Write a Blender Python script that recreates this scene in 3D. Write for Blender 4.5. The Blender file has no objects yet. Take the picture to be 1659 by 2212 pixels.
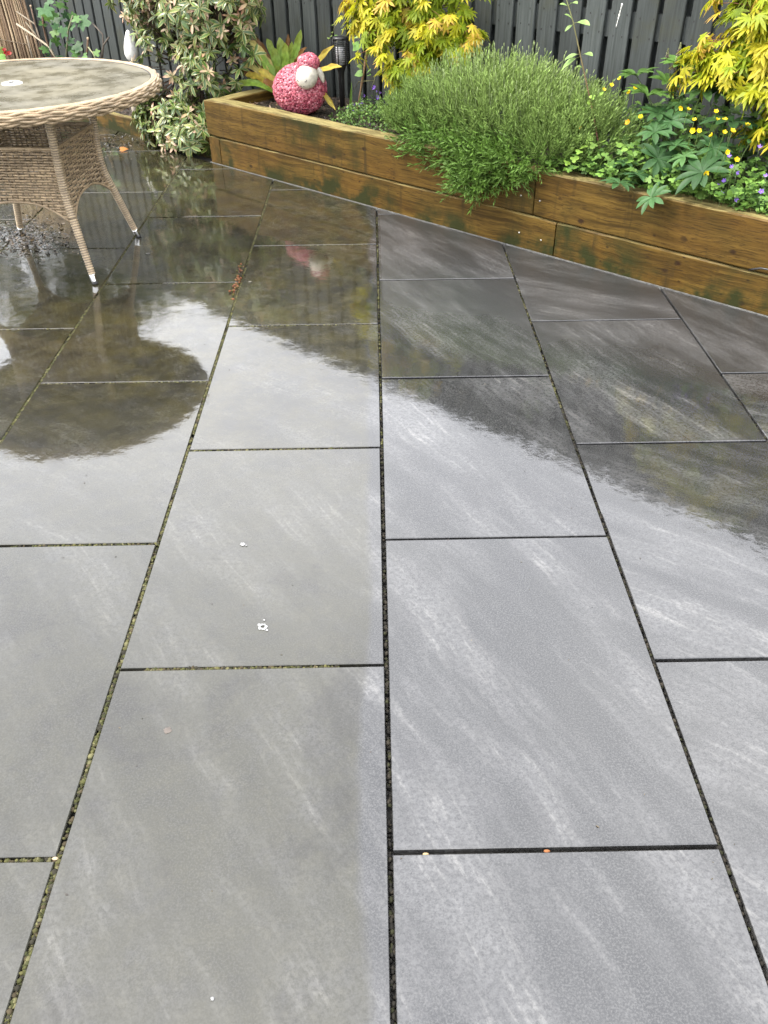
import bpy, math, random
import numpy as np
from mathutils import Matrix, Vector
R = random.Random(7)
NR = np.random.RandomState(7)
sc = bpy.context.scene
col = sc.collection
rad = math.radians

# ------------------------------------------------------------------ camera (solved from the slab joints)
PW, PH, FPX = 1659.0, 2212.0, 1814.07          # photograph at display size, focal length in those pixels
PITCH, ROLL, YAW = 0.6479, -0.0127, 0.0060
CAM = np.array([0.5966, -1.3044, 1.4201])
def cam_axes():
    cy, sy, cp, sp = math.cos(YAW), math.sin(YAW), math.cos(PITCH), math.sin(PITCH)
    f = np.array([sy*cp, cy*cp, -sp]); r = np.array([cy, -sy, 0.]); u = np.cross(r, f)
    c, s = math.cos(ROLL), math.sin(ROLL)
    return c*r+s*u, -s*r+c*u, f
CR, CU, CF = cam_axes()
cd = bpy.data.cameras.new('camera'); cam = bpy.data.objects.new('camera', cd); col.objects.link(cam)
cd.sensor_fit = 'VERTICAL'; cd.sensor_height = 24.0; cd.lens = 24.0*FPX/PH
cd.clip_start = 0.05; cd.clip_end = 400
cam.matrix_world = Matrix(((CR[0], CU[0], -CF[0], CAM[0]), (CR[1], CU[1], -CF[1], CAM[1]),
                           (CR[2], CU[2], -CF[2], CAM[2]), (0, 0, 0, 1)))
sc.camera = cam

# ------------------------------------------------------------------ sky, sun, exposure
SUN_EL, SUN_AZ = 57.0, 262.0                    # degrees; azimuth from +Y clockwise: high on the left
world = bpy.data.worlds.new('World'); sc.world = world; world.use_nodes = True
nt = world.node_tree; nt.nodes.clear()
wo = nt.nodes.new('ShaderNodeOutputWorld'); bg = nt.nodes.new('ShaderNodeBackground')
sky = nt.nodes.new('ShaderNodeTexSky'); sky.sky_type = 'NISHITA'; sky.sun_disc = False
sky.sun_elevation = rad(SUN_EL); sky.sun_rotation = rad(SUN_AZ); sky.dust_density = 4.0; sky.air_density = 1.2
tc = nt.nodes.new('ShaderNodeTexCoord'); cn = nt.nodes.new('ShaderNodeTexNoise')
cn.inputs['Scale'].default_value = 2.2; cn.inputs['Detail'].default_value = 5.0; cn.inputs['Roughness'].default_value = 0.5
nt.links.new(tc.outputs['Generated'], cn.inputs['Vector'])
cr = nt.nodes.new('ShaderNodeValToRGB')         # the overcast cloud deck, unevenly thick
cr.color_ramp.elements[0].position = 0.3; cr.color_ramp.elements[0].color = (0.74, 0.75, 0.80, 1)
cr.color_ramp.elements[1].position = 0.72; cr.color_ramp.elements[1].color = (1.0, 0.995, 1.0, 1)
nt.links.new(cn.outputs['Fac'], cr.inputs['Fac'])
sc_ = nt.nodes.new('ShaderNodeVectorMath'); sc_.operation = 'SCALE'; sc_.inputs['Scale'].default_value = 16.0
nt.links.new(cr.outputs['Color'], sc_.inputs[0])
mx = nt.nodes.new('ShaderNodeMix'); mx.data_type = 'RGBA'; mx.inputs['Factor'].default_value = 0.74
nt.links.new(sky.outputs['Color'], mx.inputs[6]); nt.links.new(sc_.outputs['Vector'], mx.inputs[7])
nt.links.new(mx.outputs[2], bg.inputs['Color']); bg.inputs['Strength'].default_value = 0.1
nt.links.new(bg.outputs['Background'], wo.inputs['Surface'])
sl = bpy.data.lights.new('sun', 'SUN'); sl.energy = 1.5; sl.angle = rad(11); sl.color = (1.0, 0.95, 0.86)
so = bpy.data.objects.new('sun', sl); col.objects.link(so)
sdir = Vector((math.sin(rad(SUN_AZ))*math.cos(rad(SUN_EL)), math.cos(rad(SUN_AZ))*math.cos(rad(SUN_EL)), math.sin(rad(SUN_EL))))
so.rotation_euler = sdir.to_track_quat('Z', 'Y').to_euler()
so.location = (0, 0, 8)
vs = sc.view_settings; vs.view_transform = 'Standard'; vs.look = 'None'; vs.gamma = 1.0; vs.use_curve_mapping = False
vs.exposure = 1.75
sc.cycles.use_denoising = True
sc.cycles.max_bounces = 5; sc.cycles.diffuse_bounces = 3; sc.cycles.glossy_bounces = 3; sc.cycles.transmission_bounces = 3; sc.cycles.transparent_max_bounces = 6
sc.cycles.use_adaptive_sampling = True; sc.cycles.adaptive_threshold = 0.025
sc.cycles.caustics_reflective = False; sc.cycles.caustics_refractive = False

# ------------------------------------------------------------------ pixel -> place helpers
def ray(x, y): return CF + CR*(x-PW/2)/FPX + CU*(PH/2-y)/FPX
def gnd(x, y, z=0.0):
    d = ray(x, y); return CAM + d*(z-CAM[2])/d[2]
B0 = np.array([-0.428, 4.244, 0.0])             # outer corner of the raised bed
BD = np.array([0.731, -0.6826, 0.0]); BD /= np.linalg.norm(BD)
BN = np.array([-BD[1], BD[0], 0.0])
BANG = math.atan2(BD[1], BD[0])
def bed(s, t, z): return B0 + BD*s + BN*t + np.array([0, 0, z])   # s along the bed, t towards the fence
def tobed(P): return np.array([(P-B0)@BD, (P-B0)@BN, P[2]])
def pt(x, y, t):                                # a pixel met by the upright plane at depth t in the bed
    d = ray(x, y); P = B0+BN*t; k = ((P-CAM)@BN)/(d@BN); return CAM+d*k

# ------------------------------------------------------------------ object helpers
MW = {}
def setp(o, label=None, cat=None, group=None, kind=None):
    if label: o['label'] = label
    if cat: o['category'] = cat
    if group: o['group'] = group
    if kind: o['kind'] = kind
    return o
def thing(name, label, cat, loc=(0, 0, 0), rotz=0.0, group=None):
    o = bpy.data.objects.new(name, None); col.objects.link(o)
    o.empty_display_size = 0.1
    o.location = Vector([float(v) for v in loc]); o.rotation_euler = (0, 0, rotz)
    MW[o.name] = Matrix.Translation(o.location) @ Matrix.Rotation(rotz, 4, 'Z')
    return setp(o, label, cat, group)
def obj(name, me, parent=None, M=None, world=True):
    """links a mesh; M is its world matrix (or local if world=False)"""
    o = bpy.data.objects.new(name, me); col.objects.link(o)
    M = Matrix.Identity(4) if M is None else M
    if parent is not None:
        o.parent = parent
        if world: M = MW[parent.name].inverted() @ M
        MW[o.name] = MW[parent.name] @ M
    else: MW[o.name] = M.copy()
    o.matrix_basis = M
    return o
def mesh(name, V, F, C=None, mat=None, smooth=True):
    V = np.asarray(V, dtype=np.float32); F = np.asarray(F, dtype=np.int32)
    k = F.shape[1]
    me = bpy.data.meshes.new(name)
    me.vertices.add(len(V)); me.vertices.foreach_set('co', V.ravel())
    me.loops.add(F.size); me.loops.foreach_set('vertex_index', F.ravel())
    me.polygons.add(len(F)); me.polygons.foreach_set('loop_start', np.arange(0, F.size, k, dtype=np.int32))
    me.polygons.foreach_set('loop_total', np.full(len(F), k, dtype=np.int32))
    me.update(calc_edges=True)
    if C is not None:
        a = me.color_attributes.new('Col', 'FLOAT_COLOR', 'POINT')
        c4 = np.ones((len(V), 4), dtype=np.float32); c4[:, :3] = C
        a.data.foreach_set('color', c4.ravel())
    me.polygons.foreach_set('use_smooth', np.full(len(F), bool(smooth)))
    me.validate()
    if mat: me.materials.append(mat)
    return me
class MB:
    """collects triangles with vertex colours; build() makes ONE mesh"""
    def __init__(s): s.V, s.F, s.C, s.n = [], [], [], 0
    def add(s, V, F, C=(.5, .5, .5)):
        V = np.asarray(V, float); F = np.asarray(F, int)
        if F.shape[1] == 4: F = np.concatenate([F[:, [0, 1, 2]], F[:, [0, 2, 3]]])
        C = np.broadcast_to(np.asarray(C, float), (len(V), 3))
        s.V.append(V); s.F.append(F+s.n); s.C.append(C); s.n += len(V); return s
    def tpl(s, T, M, k=1.0, tint=(1, 1, 1)):
        M = np.asarray(M, float); V = T[0]@M[:3, :3].T + M[:3, 3]
        return s.add(V, T[1], np.clip(T[2]*np.asarray(tint)*k, 0, 1))
    def tube(s, path, rads, n=6, c=(.2, .15, .1), cap=True):
        P = np.asarray(path, float); m = len(P); rads = np.broadcast_to(np.asarray(rads, float), (m,))
        T = np.gradient(P, axis=0); T /= np.linalg.norm(T, axis=1)[:, None]+1e-12
        a = np.array([0, 0, 1.]) if abs(T[0][2]) < .9 else np.array([1., 0, 0])
        X = np.cross(T, a); X /= np.linalg.norm(X, axis=1)[:, None]+1e-12
        for i in range(1, m):
            if X[i]@X[i-1] < 0: X[i] = -X[i]
        Y = np.cross(T, X)
        th = np.linspace(0, 2*np.pi, n, endpoint=False)
        V = (P[:, None]+rads[:, None, None]*(np.cos(th)[None, :, None]*X[:, None]+np.sin(th)[None, :, None]*Y[:, None])).reshape(-1, 3)
        i = np.arange(m-1)[:, None]*n; j = np.arange(n)[None]; j2 = (j+1) % n
        Q = np.stack([i+j, i+j2, i+n+j2, i+n+j], -1).reshape(-1, 4)
        F = np.concatenate([Q[:, [0, 1, 2]], Q[:, [0, 2, 3]]])
        if cap:
            V = np.concatenate([V, P[:1], P[-1:]]); a0, a1 = m*n, m*n+1
            f0 = np.stack([np.full(n, a0), (np.arange(n)+1) % n, np.arange(n)], 1)
            f1 = np.stack([np.full(n, a1), (m-1)*n+np.arange(n), (m-1)*n+(np.arange(n)+1) % n], 1)
            F = np.concatenate([F, f0, f1])
        c = np.asarray(c, float)
        if c.ndim == 2: c = np.concatenate([np.repeat(c, n, 0), c[:1], c[-1:]]) if cap else np.repeat(c, n, 0)
        return s.add(V, F, c)
    def box(s, a, b, c=(.5, .5, .5)):
        x0, y0, z0 = a; x1, y1, z1 = b
        V = [(x0, y0, z0), (x1, y0, z0), (x1, y1, z0), (x0, y1, z0), (x0, y0, z1), (x1, y0, z1), (x1, y1, z1), (x0, y1, z1)]
        F = [(0, 3, 2, 1), (4, 5, 6, 7), (0, 1, 5, 4), (1, 2, 6, 5), (2, 3, 7, 6), (3, 0, 4, 7)]
        return s.add(V, F, c)
    def build(s, name, mat=None, smooth=True):
        return mesh(name, np.concatenate(s.V), np.concatenate(s.F), np.concatenate(s.C), mat, smooth)
def frame(loc, d, up, s=1.0):
    """matrix: local X along d, Z near up"""
    d = np.asarray(d, float); d = d/(np.linalg.norm(d)+1e-9)
    up = np.asarray(up, float); z = up-d*(up@d)
    if np.linalg.norm(z) < 1e-4: z = np.cross(d, [1, .3, .2])
    z /= np.linalg.norm(z); y = np.cross(z, d)
    sx = s if np.ndim(s) else (s, s, s)
    M = np.eye(4); M[:3, 0] = d*sx[0]; M[:3, 1] = y*sx[1]; M[:3, 2] = z*sx[2]; M[:3, 3] = loc
    return M
def mat4(M): return Matrix([[float(v) for v in row] for row in M])
def lathe(prof, n=24):
    P = np.array(prof, float); m = len(P); th = np.linspace(0, 2*np.pi, n, endpoint=False)
    V = np.stack([P[:, 0:1]*np.cos(th), P[:, 0:1]*np.sin(th), np.repeat(P[:, 1:2], n, 1)], -1).reshape(-1, 3)
    i = np.arange(m-1)[:, None]*n; j = np.arange(n)[None]; j2 = (j+1) % n
    return V, np.stack([i+j, i+j2, i+n+j2, i+n+j], -1).reshape(-1, 4)
def ico():
    p = (1+5**.5)/2
    V = np.array([(-1, p, 0), (1, p, 0), (-1, -p, 0), (1, -p, 0), (0, -1, p), (0, 1, p), (0, -1, -p), (0, 1, -p), (p, 0, -1), (p, 0, 1), (-p, 0, -1), (-p, 0, 1)], float)
    F = np.array([(0, 11, 5), (0, 5, 1), (0, 1, 7), (0, 7, 10), (0, 10, 11), (1, 5, 9), (5, 11, 4), (11, 10, 2), (10, 7, 6), (7, 1, 8), (3, 9, 4), (3, 4, 2), (3, 2, 6), (3, 6, 8), (3, 8, 9), (4, 9, 5), (2, 4, 11), (6, 2, 10), (8, 6, 7), (9, 8, 1)])
    return V/np.linalg.norm(V[0]), F
ICO = ico()
def rdir():
    v = NR.normal(size=3); return v/np.linalg.norm(v)
def curve3(a, m, b, n=8):
    t = np.linspace(0, 1, n)[:, None]; a, m, b = map(np.asarray, (a, m, b))
    return (1-t)**2*a+2*t*(1-t)*m+t*t*b

# ------------------------------------------------------------------ material helpers
class NT:
    def __init__(s, name):
        s.m = bpy.data.materials.new(name); s.m.use_nodes = True; s.t = s.m.node_tree; s.t.nodes.clear()
        s.out = s.t.nodes.new('ShaderNodeOutputMaterial'); s.p = s.t.nodes.new('ShaderNodeBsdfPrincipled')
        s.t.links.new(s.p.outputs[0], s.out.inputs['Surface'])
    def n(s, ty, **kw):
        nd = s.t.nodes.new('ShaderNode'+ty)
        for k, v in kw.items(): setattr(nd, k, v)
        return nd
    def put(s, sock, v):
        if hasattr(v, 'is_linked') or isinstance(v, bpy.types.NodeSocket): s.t.links.new(v, sock)
        else:
            if isinstance(v, tuple) and len(v) == 3 and sock.type == 'RGBA': v = v+(1,)
            sock.default_value = v
    def noise(s, vec, scale, detail=4, rough=.55, dist=0.0, o='Fac'):
        nd = s.n('TexNoise'); s.put(nd.inputs['Vector'], vec); nd.inputs['Scale'].default_value = scale
        nd.inputs['Detail'].default_value = detail; nd.inputs['Roughness'].default_value = rough; nd.inputs['Distortion'].default_value = dist
        return nd.outputs[o]
    def vor(s, vec, scale, o='Distance', **kw):
        nd = s.n('TexVoronoi', **kw); s.put(nd.inputs['Vector'], vec); nd.inputs['Scale'].default_value = scale; return nd.outputs[o]
    def math(s, op, a, b=0.0, c=0.0, clamp=False):
        nd = s.n('Math', operation=op); nd.use_clamp = clamp
        s.put(nd.inputs[0], a); s.put(nd.inputs[1], b); s.put(nd.inputs[2], c); return nd.outputs[0]
    def step(s, v, lo, hi, a=0.0, b=1.0):
        nd = s.n('MapRange', interpolation_type='SMOOTHSTEP'); s.put(nd.inputs['Value'], v)
        for i, q in enumerate((lo, hi, a, b)): nd.inputs[i+1].default_value = q
        return nd.outputs['Result']
    def mix(s, f, a, b, blend='MIX'):
        nd = s.n('Mix', data_type='RGBA', blend_type=blend); s.put(nd.inputs['Factor'], f); s.put(nd.inputs[6], a); s.put(nd.inputs[7], b); return nd.outputs[2]
    def mapv(s, vec, scale=(1, 1, 1), rot=(0, 0, 0), loc=(0, 0, 0)):
        nd = s.n('Mapping'); s.put(nd.inputs['Vector'], vec); nd.inputs['Scale'].default_value = scale; nd.inputs['Rotation'].default_value = rot; nd.inputs['Location'].default_value = loc
        return nd.outputs[0]
    def sep(s, vec): nd = s.n('SeparateXYZ'); s.put(nd.inputs[0], vec); return nd.outputs
    def vadd(s, a, b): nd = s.n('VectorMath', operation='ADD'); s.put(nd.inputs[0], a); s.put(nd.inputs[1], b); return nd.outputs[0]
    def bump(s, h, strength, dist, nrm=None):
        nd = s.n('Bump'); s.put(nd.inputs['Height'], h); nd.inputs['Strength'].default_value = strength; nd.inputs['Distance'].default_value = dist
        if nrm is not None: s.put(nd.inputs['Normal'], nrm)
        return nd.outputs[0]
    def set(s, **kw):
        for k, v in kw.items(): s.put(s.p.inputs[k.replace('_', ' ')], v)
        return s
    def objco(s): return s.n('TexCoord').outputs['Object']
    def pos(s): return s.n('NewGeometry').outputs['Position']
    def rnd(s): return s.n('ObjectInfo').outputs['Random']
    def colr(s): nd = s.n('VertexColor'); nd.layer_name = 'Col'; return nd.outputs['Color']

def vcol_mat(name, rough=.55, trans=0.0, spec=.4, jitter=.25, coat=0.0, bumpy=0.0, bscale=60):
    """colour of the thing itself from its vertices, with a little per-piece and fine variation"""
    k = NT(name); c = k.colr()
    r = k.step(k.rnd(), 0, 1, 1-jitter, 1+jitter)
    nz = k.step(k.noise(k.pos(), bscale, 3), .25, .75, .82, 1.15)
    f = k.math('MULTIPLY', r, nz)
    vm = k.n('VectorMath', operation='SCALE'); k.put(vm.inputs[0], c); k.put(vm.inputs['Scale'], f)
    k.set(Base_Color=vm.outputs[0], Roughness=rough, Specular_IOR_Level=spec, Coat_Weight=coat, Coat_Roughness=.15, Coat_IOR=1.33)
    if bumpy: k.set(Normal=k.bump(k.noise(k.pos(), bscale*3, 3), bumpy, .003))
    if trans:
        tr = k.n('BsdfTranslucent'); k.put(tr.inputs['Color'], vm.outputs[0])
        ms = k.n('MixShader'); ms.inputs[0].default_value = trans
        k.t.links.new(k.p.outputs[0], ms.inputs[1]); k.t.links.new(tr.outputs[0], ms.inputs[2]); k.t.links.new(ms.outputs[0], k.out.inputs['Surface'])
    return k.m
M_LEAF = vcol_mat('leaf', .5, .25, .3, .25)
M_ACER = vcol_mat('acer_leaf', .5, .42, .35, .12)
M_GLOSSLEAF = vcol_mat('glossy_leaf', .33, .22, .5, .18)
M_NEEDLE = vcol_mat('needle_leaf', .55, .25, .3, .0)
M_PETAL = vcol_mat('petal', .4, .3, .4, .1)
M_BARK = vcol_mat('bark', .75, 0, .25, .1, 0, .8, 90)
M_BITS = vcol_mat('litter', .45, 0, .4, 0, .5)
M_MOSS = vcol_mat('moss', .85, 0, .2, 0)

def slab_material():
    k = NT('wet_slate_slab'); P = k.pos(); r = k.rnd()
    x, y, z = k.sep(P)[0], k.sep(P)[1], k.sep(P)[2]
    off = k.n('CombineXYZ'); k.put(off.inputs[0], k.math('MULTIPLY', r, 37.0)); k.put(off.inputs[1], k.math('MULTIPLY', r, 91.0))
    Q = k.vadd(P, off.outputs[0])                                   # every slab its own cut of the stone
    warp = k.n('VectorMath', operation='SCALE'); k.put(warp.inputs[0], k.noise(Q, 1.6, 3, o='Color')); warp.inputs['Scale'].default_value = .10
    Qw = k.vadd(Q, warp.outputs[0])
    vr = k.n('VectorRotate', rotation_type='Z_AXIS'); k.put(vr.inputs['Vector'], Qw); k.put(vr.inputs['Angle'], k.step(r, 0, 1, rad(30), rad(64)))
    Qr = vr.outputs[0]                                              # cleavage streaks run to the lower right, each slab a little differently
    flow = k.mapv(Qr, scale=(1.0, 4.2, 1))
    fine = k.mapv(Qr, scale=(4.2, 40.0, 1))
    broad = k.noise(flow, 1.25, 6, .66)
    strk = k.noise(fine, 1.3, 5, .62)
    grain = k.noise(Q, 260, 3, .7); blot = k.noise(Q, 9, 5, .65)
    g2 = k.noise(Q, 95, 6, .75); gm = k.step(g2, .38, .62, .25, 1.0)
    c = k.mix(k.math('MULTIPLY', k.step(broad, .40, .64), gm), (.0080, .0083, .0089), (.074, .074, .075))
    c = k.mix(k.math('MULTIPLY', gm, k.math('MULTIPLY', k.step(strk, .49, .70), k.step(broad, .46, .64))), c, (.165, .162, .155))
    ridge = k.math('ABSOLUTE', k.math('SUBTRACT', k.noise(k.mapv(Qr, scale=(.9, 4.4, 1)), 1.7, 5, .55), .5))
    vein = k.math('MULTIPLY', k.step(ridge, .004, .016, 1, 0), k.step(k.noise(Q, 2.2, 2), .5, .75))
    c = k.mix(k.math('MULTIPLY', vein, k.math('MULTIPLY', gm, .22)), c, (.15, .146, .138))
    dark = k.math('MULTIPLY', k.step(k.noise(k.mapv(flow, loc=(5, 2, 0)), 1.9, 4, .6), .56, .72), .5)
    c = k.mix(dark, c, (.014, .014, .0148))
    c = k.mix(k.step(grain, .40, .70, 0, .6), c, (.085, .085, .083))
    c = k.mix(k.step(blot, .3, .7, .0, .35), c, (.018, .018, .0175))
    # algae film on the slabs not yet scrubbed clean: left of a ragged edge beside the middle joint, thicker towards the table
    edge = k.math('ADD', x, k.math('MULTIPLY', k.math('SUBTRACT', k.noise(P, 4.5, 3), .5), .06))
    edge = k.math('ADD', edge, k.math('MULTIPLY', k.math('SUBTRACT', k.noise(P, 1.3, 1), .5), .10))
    unclean = k.step(edge, .545, .572, 1, 0)
    far = k.math('ADD', y, k.math('MULTIPLY', k.math('SUBTRACT', k.noise(P, 1.4, 4), .5), 1.2))
    thick = k.math('MULTIPLY', k.step(far, .5, 2.0, .58, .88), k.step(k.noise(P, 14, 6, .7), .22, .62, .55, 1))
    alg = k.mix(k.step(k.noise(P, 6, 5, .65), .35, .66), (.011, .0095, .003), (.036, .030, .0075))
    alg = k.mix(k.step(far, .2, 1.6, 1, 0), alg, (.040, .0385, .024))
    alg = k.mix(k.math('MULTIPLY', gm, k.step(k.noise(P, 21, 6, .75), .45, .62, 0, .6)), alg, (.060, .056, .034))
    alg = k.mix(k.step(k.noise(P, 2.7, 5, .7), .52, .64, 0, .6), alg, (.012, .0105, .006))
    c = k.mix(k.math('MULTIPLY', unclean, thick), c, alg)
    # pale lime and dirt specks
    spk = k.step(k.vor(P, 46, feature='F1'), .035, .06, 1, 0)
    spk = k.math('MULTIPLY', spk, k.step(k.noise(P, 5, 2), .58, .66))
    c = k.mix(k.math('MULTIPLY', spk, .8), c, (.012, .011, .009))
    # water film: mirror smooth where it stands, broken by the stone where it is thin
    pud = k.step(k.noise(P, 1.5, 3, .5), .38, .62)
    leftwet = k.step(x, .2, 1.0, 1, .25)
    film = k.math('MULTIPLY', pud, leftwet)
    rip = k.noise(P, 24, 4, .6); mic = k.noise(Q, 130, 3, .6); sw = k.noise(P, 6.5, 2, .5)
    h = k.math('ADD', k.math('MULTIPLY', rip, .00055), k.math('ADD', k.math('MULTIPLY', mic, .00005), k.math('MULTIPLY', sw, .0018)))
    h = k.math('ADD', h, k.math('MULTIPLY', strk, .00012))
    nrm = k.bump(h, .5, 1.0)
    nb = k.bump(k.math('ADD', k.math('MULTIPLY', grain, .0012), k.math('MULTIPLY', strk, .0012)), .6, 1.0)
    crough = k.math('ADD', k.step(film, 0, .7, .035, .018), k.math('MULTIPLY', k.step(blot, .3, .75), .03))
    dryd = k.math('ADD', k.math('ADD', y, k.math('MULTIPLY', x, .55)), k.math('MULTIPLY', k.math('SUBTRACT', k.noise(P, 3, 4), .5), .7))
    dry = k.math('MULTIPLY', k.step(dryd, 2.05, 2.5), k.step(x, .60, .63))              # scrubbed slabs by the bed, only damp
    crough = k.math('ADD', crough, k.math('MULTIPLY', dry, .30))
    k.set(Base_Color=c, Roughness=.38, Specular_IOR_Level=.04, Normal=nb, Coat_Weight=k.math('SUBTRACT', 1.0, k.math('MULTIPLY', unclean, k.step(y, -.4, .9, .30, 0))), Coat_IOR=1.75, Coat_Roughness=crough, Coat_Normal=nrm)
    return k.m
M_SLAB = slab_material()

def wood_material():
    k = NT('treated_sleeper_timber'); O = k.objco(); r = k.rnd(); ge = k.n('NewGeometry')
    off = k.n('CombineXYZ'); k.put(off.inputs[0], k.math('MULTIPLY', r, 53.0)); k.put(off.inputs[2], k.math('MULTIPLY', r, 3.0))
    Q = k.vadd(O, off.outputs[0])
    w = k.n('VectorMath', operation='SCALE'); k.put(w.inputs[0], k.noise(Q, 3.0, 2, o='Color')); w.inputs['Scale'].default_value = .05
    Qw = k.vadd(Q, w.outputs[0])
    g1 = k.noise(k.mapv(Qw, scale=(1.1, 26, 26)), 1.6, 5, .6)
    g2 = k.noise(k.mapv(Qw, scale=(9, 260, 260)), 1.0, 3, .6)
    pat = k.noise(Q, 2.2, 4, .6); pat2 = k.noise(Q, 6.0, 4, .6)
    c = k.mix(k.step(g1, .3, .72), (.040, .0225, .004), (.132, .079, .016))
    c = k.mix(k.step(pat, .36, .66, 0, .6), c, (.108, .056, .011))
    c = k.mix(k.step(g2, .48, .68, 0, .75), c, (.024, .012, .004))
    # knots with a dark run below each
    kw = k.n('VectorMath', operation='SCALE'); k.put(kw.inputs[0], k.noise(Q, 40, 3, o='Color')); kw.inputs['Scale'].default_value = .012; Qk = k.vadd(Q, kw.outputs[0])
    kv = k.mapv(Qk, scale=(5.2, 0, 8.0)); kd = k.vor(k.vadd(kv, (0, 7.3, .35)), 1.0, feature='F1')
    c = k.mix(k.math('MULTIPLY', k.step(kd, .05, .115, .9, 0), k.step(k.noise(Q, 3, 1), .33, .45)), c, (.018, .008, .004))
    kd2 = k.vor(k.vadd(k.mapv(Qk, scale=(11, 0, 17.0)), (3, 2.1, 0)), 1.0, feature='F1')
    c = k.mix(k.math('MULTIPLY', k.step(kd2, .05, .11, .8, 0), k.step(k.noise(Q, 4, 1), .36, .5)), c, (.018, .008, .004))
    run = k.step(k.noise(k.mapv(Q, scale=(11, 2, 1.2)), 1.3, 4, .6), .54, .70, 0, .85)
    c = k.mix(run, c, (.034, .022, .007))
    # green algae, thickest where the timber stays wet: near the paving and in patches
    z = k.sep(k.pos())[2]
    ga = k.math('MULTIPLY', k.step(pat2, .38, .68), k.math('ADD', k.step(z, .0, .13, 1.4, .18), k.step(k.noise(Q, 1.3, 3), .46, .64, 0, .9)))
    c = k.mix(ga, c, (.022, .024, .006))
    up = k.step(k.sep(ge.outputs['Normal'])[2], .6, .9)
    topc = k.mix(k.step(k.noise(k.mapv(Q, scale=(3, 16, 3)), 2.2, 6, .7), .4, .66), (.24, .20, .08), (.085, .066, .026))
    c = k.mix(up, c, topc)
    h = k.math('ADD', k.math('MULTIPLY', g2, .6), g1)
    k.set(Base_Color=c, Roughness=k.step(pat2, .3, .7, .48, .72), Specular_IOR_Level=.14, Normal=k.bump(h, .5, .004))
    return k.m
M_WOOD = wood_material()

def fence_material():
    k = NT('grey_painted_fence'); O = k.objco(); r = k.rnd()
    off = k.n('CombineXYZ'); k.put(off.inputs[0], k.math('MULTIPLY', r, 61.0))
    Q = k.vadd(O, off.outputs[0]); g = k.noise(k.mapv(Q, scale=(60, 60, 2.2)), 1.5, 5, .65); p = k.noise(Q, 4, 4, .6)
    c = k.mix(k.step(g, .3, .72), (.032, .037, .035), (.062, .070, .067))
    vm = k.n('VectorMath', operation='SCALE'); k.put(vm.inputs[0], c); k.put(vm.inputs['Scale'], k.step(r, 0, 1, .78, 1.22)); c = vm.outputs[0]
    c = k.mix(k.step(p, .5, .72, 0, .55), c, (.046, .046, .022))
    dr = k.step(k.noise(k.mapv(Q, scale=(38, 38, .7)), 1.2, 3, .5), .62, .76, 0, .4)
    c = k.mix(dr, c, (.085, .088, .076))
    k.set(Base_Color=c, Roughness=.62, Specular_IOR_Level=.3, Normal=k.bump(g, .4, .003)); return k.m
M_FENCE = fence_material()

def soil_material(name, a, b, wet=.4):
    k = NT(name); P = k.pos(); n = k.noise(P, 28, 6, .7); m = k.noise(P, 3.5, 4)
    k.set(Base_Color=k.mix(k.step(k.math('ADD', k.math('MULTIPLY', n, .7), k.math('MULTIPLY', m, .3)), .35, .65), a, b), Roughness=k.step(m, .3, .7, .5, .85), Specular_IOR_Level=wet,
          Normal=k.bump(n, .9, .02)); return k.m
M_SOIL = soil_material('dark_soil', (.014, .010, .007), (.05, .036, .022))
M_GROUND = soil_material('rough_grass_ground', (.03, .045, .015), (.07, .085, .03), .2)
M_JOINT = soil_material('joint_grit', (.012, .012, .011), (.04, .038, .033), .3)
def flat(name, c, rough=.5, metal=0.0, spec=.5, coat=0.0):
    k = NT(name); n = k.noise(k.pos(), 45, 4, .6)
    k.set(Base_Color=k.mix(k.step(n, .3, .7), tuple(v*.82 for v in c), tuple(min(1, v*1.1) for v in c)), Roughness=k.step(n, .3, .7, max(.03, rough-.08), rough+.08), Metallic=metal, Specular_IOR_Level=spec, Coat_Weight=coat)
    return k.m

# ================================================================== THE SETTING
SP, RP, JN = .605, .9075, .010                  # column pitch, row pitch, joint
V = []; n = 40
g = np.linspace(-60, 60, n+1); gx, gy = np.meshgrid(g, g)
V = np.stack([gx.ravel(), gy.ravel()+3, np.full(gx.size, -.075)], 1)
ii = np.arange(n)[:, None]*(n+1); jj = np.arange(n)[None]
F = np.stack([ii+jj, ii+jj+1, ii+n+2+jj, ii+n+1+jj], -1).reshape(-1, 4)
setp(obj('ground', mesh('ground', V, F, None, M_GROUND)), kind='structure')

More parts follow.
